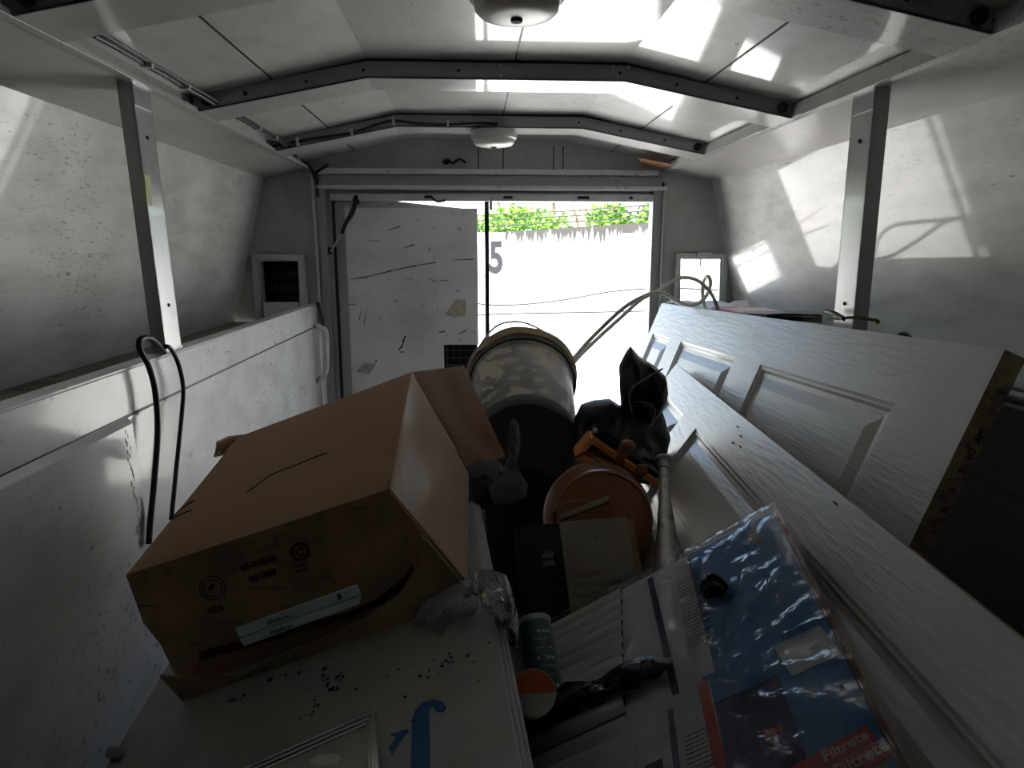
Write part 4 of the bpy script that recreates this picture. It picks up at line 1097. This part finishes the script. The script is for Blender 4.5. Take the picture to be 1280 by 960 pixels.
MB().tube([atY(720, 571, 1.44), atY(735, 566, 1.42), atY(755, 583, 1.41)], .003, 6).build('wire', TBn, t)

# ================================================================== ON THE RIGHT LEDGE
PAPW = mat('white_paper', (.75, .75, .76), .6); PAPR = mat('red_paper', (.55, .08, .10), .5)
def flatthing(name, lab, cat, pts, Y, h, mt, part):
    P_ = [atY(x, y, YY) for (x, y, YY) in pts]
    t = thing(name, lab, cat, P_[0])
    MB().prism(P_, (0, 0, -h)).build(part, mt, t, .001)
    return t
def lz(x, Y, z):   # point over the ledge at pixel column x
    d = ray(x, 400); X = d.x / d.y * Y; return Vector((X, Y, z))
zt = lipZ + .006
t = thing('folded_paper', 'white crumpled paper sheets on the ledge beside the small right window', 'paper', lz(860, 2.55, zt))
vs = []; fs = []
for i in range(13):
    for j in range(9):
        u, v = i / 12, j / 8; x = .745 + .20 * u; y = 2.62 - .42 * v
        vs.append(Vector((x, y, zt + .004 + .012 * abs(noise.noise(Vector((u * 4, v * 5, 0)))))))
for i in range(12):
    for j in range(8): a = i * 9 + j; fs.append((a, a + 1, a + 10, a + 9))
mb = MB(); mb.add(vs, fs); ob_ = mb.build('sheet', PAPW, t)
ob_.modifiers.new('s', 'SOLIDIFY').thickness = .0015
t = thing('crumpled_wrapper', 'white crumpled wrapper propped on the ledge behind the papers', 'wrapper', lz(930, 2.35, zt))
pillow(px([(905, 384), (918, 376), (934, 375), (936, 381), (925, 386), (912, 388)], 2.35), .03, amp=.7, freq=20, rings=7, sub=3).build('wrapper', PAPW, t)
t = thing('red_folder', 'red and pink folder lying on the right ledge behind the black case', 'folder', lz(940, 2.2, zt))
MB().hexa([Vector(p) for p in [(.80, 2.28, zt), (.98, 2.28, zt), (.98, 2.02, zt), (.80, 2.02, zt), (.80, 2.28, zt + .010), (.98, 2.28, zt + .010), (.98, 2.02, zt + .008), (.80, 2.02, zt + .008)]]).build('cover', PAPR, t, .003)
MB().box((.81, 2.03, zt + .0085), (.96, 2.22, zt + .0115)).build('sheet', mat('pale_pink_sheet', (.7, .6, .65), .5), t)
t = thing('black_case', 'long flat black case lying on the right ledge left of the post', 'case', lz(980, 1.95, zt))
p = [atY(922, 397, 2.02), atY(1028, 404, 1.78), atY(1028, 393, 1.80), atY(985, 392, 1.86), atY(935, 392, 2.0)]
MB().prism(p, (.02, .10, 0)).build('case', mat('black_case_plastic', (.012, .012, .013), .35), t, .002)
MB().tube([p[4] + Vector((.01, -.004, -.004)), p[2] + Vector((-.02, -.004, -.006))], .0018, 6).build('zip', mat('grey_zip', (.2, .2, .2), .4), t)
t = thing('ratchet_strap', 'green and black strap wrapped round the foot of the right post', 'strap', (lipR + .03, tR.y, zt))
c = Vector((lipR + .02, tR.y + .045, .775))
MB().tube([c + Vector((-.032, .03, -.01)), c + Vector((-.034, -.02, -.006)), c + Vector((-.028, -.058, .0)), c + Vector((.02, -.060, -.006)), c + Vector((.028, -.045, -.012))], .004, 8, flat=.5).build('webbing', mat('green_webbing', (.16, .22, .07), .8), t)
MB().tube([c + Vector((-.034, .035, .004)), c + Vector((-.037, .0, .004)), c + Vector((-.036, -.04, -.004))], .005, 8).build('black_tail', BLACK, t)
MB().tube([c + Vector((.05, -.06, -.05)), c + Vector((.065, -.075, -.030)), c + Vector((.085, -.08, -.045))], .004, 8).build('loose_end', BLACK, t)
# stacked pale boards just visible at right edge
t = thing('pale_rods', 'pale louvred trim seen at the right edge beyond the raw door end', 'trim piece', (.72, .75, .6))
for k in range(3):
    a, b = atX(1256, 482 + k * 11, lipR - .004), atX(1300, 487 + k * 12, lipR - .004)
    MB().tube([(lipR - .01, a.y, a.z), (lipR - .01, b.y - .2, b.z)], .003, 8, smoothpath=1).build('slat', FRAME, t)

# ================================================================== OUTSIDE
GRD = mat('sunlit_concrete_ground', (.62, .60, .56), .9, var=.3, vscale=1.5, vcol=(.5, .48, .44))
g = MB().box((-30, D + .2, -.85), (40, 40, -.80)); o = g.build('ground', GRD); o['kind'] = 'structure'
g = MB().box((-30, -30, -.85), (40, D + .2, -.80)); o = g.build('ground', GRD); o['kind'] = 'structure'
CON = bpy.data.materials.new('weathered_painted_wall'); CON.use_nodes = True
t_ = CON.node_tree; b_ = t_.nodes['Principled BSDF']; b_.inputs['Roughness'].default_value = .9
tc = t_.nodes.new('ShaderNodeTexCoord'); mp = t_.nodes.new('ShaderNodeMapping'); mp.inputs['Scale'].default_value = (22, 22, 1.2)
nz_ = t_.nodes.new('ShaderNodeTexNoise'); nz_.inputs['Scale'].default_value = 1.5; nz_.inputs['Detail'].default_value = 6
sep = t_.nodes.new('ShaderNodeSeparateXYZ'); L = t_.links
L.new(tc.outputs['Object'], mp.inputs[0]); L.new(mp.outputs[0], nz_.inputs['Vector']); L.new(tc.outputs['Object'], sep.inputs[0])
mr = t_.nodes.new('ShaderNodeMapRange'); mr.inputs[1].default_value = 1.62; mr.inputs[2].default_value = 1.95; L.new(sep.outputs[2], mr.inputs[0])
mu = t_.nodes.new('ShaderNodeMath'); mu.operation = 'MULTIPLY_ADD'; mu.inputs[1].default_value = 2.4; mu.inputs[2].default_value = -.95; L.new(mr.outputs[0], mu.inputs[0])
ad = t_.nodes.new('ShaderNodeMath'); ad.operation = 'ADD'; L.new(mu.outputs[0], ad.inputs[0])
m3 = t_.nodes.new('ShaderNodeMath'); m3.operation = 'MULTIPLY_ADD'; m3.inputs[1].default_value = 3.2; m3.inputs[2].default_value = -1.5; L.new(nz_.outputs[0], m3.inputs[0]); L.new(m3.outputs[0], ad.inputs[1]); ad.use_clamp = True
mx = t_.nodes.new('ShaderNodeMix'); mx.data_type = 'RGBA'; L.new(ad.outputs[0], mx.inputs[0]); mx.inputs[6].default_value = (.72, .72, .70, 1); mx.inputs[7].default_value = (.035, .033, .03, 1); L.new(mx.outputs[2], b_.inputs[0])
wa, wb = atY(560, 294, 8.6), atY(860, 275, 6.1)
dw = (wb - wa); dw.z = 0; dl = dw.length; dw.normalize(); nw = Vector((dw.y, -dw.x, 0)); nw = nw if nw.y < 0 else -nw
s0 = wa - dw * 6; s1 = wb + dw * 5
sw = thing('boundary_wall', 'sunlit boundary wall with dark weathered top outside the open doorway', 'wall', (wa.x, wa.y, -.8))
zt1, zt2 = wa.z, wb.z
k_ = (zt2 - zt1) / dl
def wtop(s): return zt1 + k_ * s
mb = MB(); th_ = -nw * .18
mb.hexa([Vector((s0.x, s0.y, -.8)), Vector((s1.x, s1.y, -.8)), Vector((s1.x, s1.y, -.8)) + th_, Vector((s0.x, s0.y, -.8)) + th_,
         Vector((s0.x, s0.y, wtop(-6))), Vector((s1.x, s1.y, wtop(dl + 5))), Vector((s1.x, s1.y, wtop(dl + 5))) + th_, Vector((s0.x, s0.y, wtop(-6))) + th_])
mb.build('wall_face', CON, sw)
pp = atP(795, 300, wa, nw)
WHT = mat('bright_white_pier_paint', (.8, .8, .79), .8)
MB().obox(Vector((pp.x, pp.y, -.8)) - dw * .09, dw * .18, nw * .08, Vector((0, 0, pp.z + .86))).build('pier', WHT, sw)
sg = thing('number_sign', 'white board with grey number five on the boundary wall, cut by the door edge', 'sign', atP(610, 343, wa, nw))
c4 = [atP(x, y, wa + nw * .02, nw) for x, y in ((585, 291), (632, 291), (632, 343), (585, 343))]
MB().prism(c4, nw * .02).build('sign_face', WHT, sg)
q = atP(603.5, 339.5, wa + nw * .043, nw)
q = q + dw * .105
text('5', 'number', q, dw, (0, 0, 1), .345, mat('grey_number_paint', (.007, .008, .010), .7), sg, ext=.003, bold=.06)
# cables outside
CG = mat('grey_outdoor_cable', (.03, .03, .03), .6)
for lab, p in (('upper thin cable sagging across the bright yard outside', [(560, 374), (612, 381), (660, 380), (710, 374), (760, 365), (806, 361), (840, 360), (900, 363)]),
               ('lower thin cable crossing the bright yard outside', [(560, 398), (612, 393), (700, 391), (800, 389), (900, 386)])):
    o = MB().tube([atY(x, y, 4.2) for x, y in p], .006, 6).build('outdoor_cable', CG); tag(o, lab, 'cable')
for i, (lab, dz) in enumerate((('uppermost wire strand over the boundary wall', 22), ('middle wire strand over the boundary wall', 15), ('lowest wire strand over the boundary wall', 7))):
    a, b = wa + Vector((0, 0, 0)), wb
    o = MB().tube([atP(540, 294 - dz, wa, nw), atP(620, 289 - dz * .95, wa, nw), atP(720, 283 - dz * .9, wa, nw), atP(830, 277 - dz, wa, nw)], .007, 6).build('fence_wire', CG); tag(o, lab, 'wire')
# trees
LEAFM = mat('sunlit_green_leaf', (.16, .34, .035), .6, var=.8, vscale=6, vcol=(.07, .20, .02))
LEAF2 = mat('pale_green_leaf', (.50, .60, .28), .6)
TRK = mat('tree_bark', (.16, .12, .08), .9, var=.5)
def tree(label, c, rad, n, lf, seed, ls=.10, trunk=True):
    random.seed(seed); c = Vector(c)
    t = thing('leafy_tree', label, 'tree', (c.x, c.y, -.8))
    mb = MB()
    for i in range(n):
        d = Vector((random.gauss(0, 1), random.gauss(0, 1), random.gauss(0, 1))).normalized()
        r = random.uniform(.55, 1.0); lump = 1 + .25 * noise.noise(d * 3 + Vector((seed, 0, 0)))
        p = c + Vector((d.x * rad[0], d.y * rad[1], d.z * rad[2])) * r * lump
        a = Vector((random.gauss(0, 1), random.gauss(0, 1), random.gauss(0, .6))).normalized(); b = a.cross(Vector((random.gauss(0, 1), random.gauss(0, 1), random.gauss(0, 1)))).normalized()
        s = ls * random.uniform(.6, 1.3)
        mb.add([p - a * s, p + b * s * .35, p + a * s, p - b * s * .35], [(0, 1, 2, 3)])
    mb.build('foliage', lf, t, merge=False)
    MB().tube([(c.x, c.y, -.8), (c.x + .1, c.y, .1), (c.x, c.y, c.z)], [.10, .08, .04], 8).build('trunk', TRK, t)
    for k in range(4):
        a = k * 1.6
        MB().tube([(c.x + .05, c.y, .3), (c.x + math.cos(a) * rad[0] * .4, c.y + math.sin(a) * rad[1] * .4, c.z), (c.x + math.cos(a) * rad[0] * .8, c.y + math.sin(a) * rad[1] * .7, c.z + rad[2] * .5)], [.04, .025, .01], 6).build('branch', TRK, t)
def above(x, y, Y): return atY(x, y, Y)
tree('dense bright green bush over the left part of the boundary wall', above(650, 287, 10.5), (.80, .6, .32), 2600, LEAFM, 1, .06)
tree('rounded green bush over the wall near the doorway middle', above(762, 275, 9.0), (.30, .4, .24), 900, LEAFM, 2, .055)
tree('green bush at the far right of the wall top', above(818, 272, 8.5), (.22, .4, .30), 700, LEAFM, 3, .055)
tree('pale sparse tree behind the bushes on the left', above(640, 235, 16), (1.0, .6, .5), 420, LEAF2, 4, .09)
tree('pale loose tree behind the bushes at the centre', above(735, 262, 14), (.7, .6, .3), 360, LEAF2, 5, .08)
pm = thing('palm_tree', 'thin palm with narrow fronds rising over the wall centre', 'tree', (above(690, 255, 12).x, 12, -.8))
pc_ = above(690, 240, 12)
MB().tube([(pc_.x, 12, -.8), (pc_.x + .03, 12, .6), (pc_.x, 12, pc_.z)], [.07, .06, .05], 8).build('trunk', TRK, pm)
for k in range(11):
    a = k * 2 * PI / 11; dx, dy = math.cos(a), math.sin(a); mb = MB(); pr_ = None
    for s in range(9):
        u = s / 8; p = pc_ + Vector((dx * u * .8, dy * u * .8, .35 * u - .75 * u * u)); w = .05 * (1 - u) + .01
        sx_ = Vector((-dy, dx, 0)) * w
        if pr_: mb.quad(pr_[0], pr_[1], p + sx_, p - sx_)
        pr_ = (p - sx_, p + sx_)
    mb.build('frond', LEAF2, pm)

for o in list(bpy.data.objects):
    if '_o' in o: del o['_o']
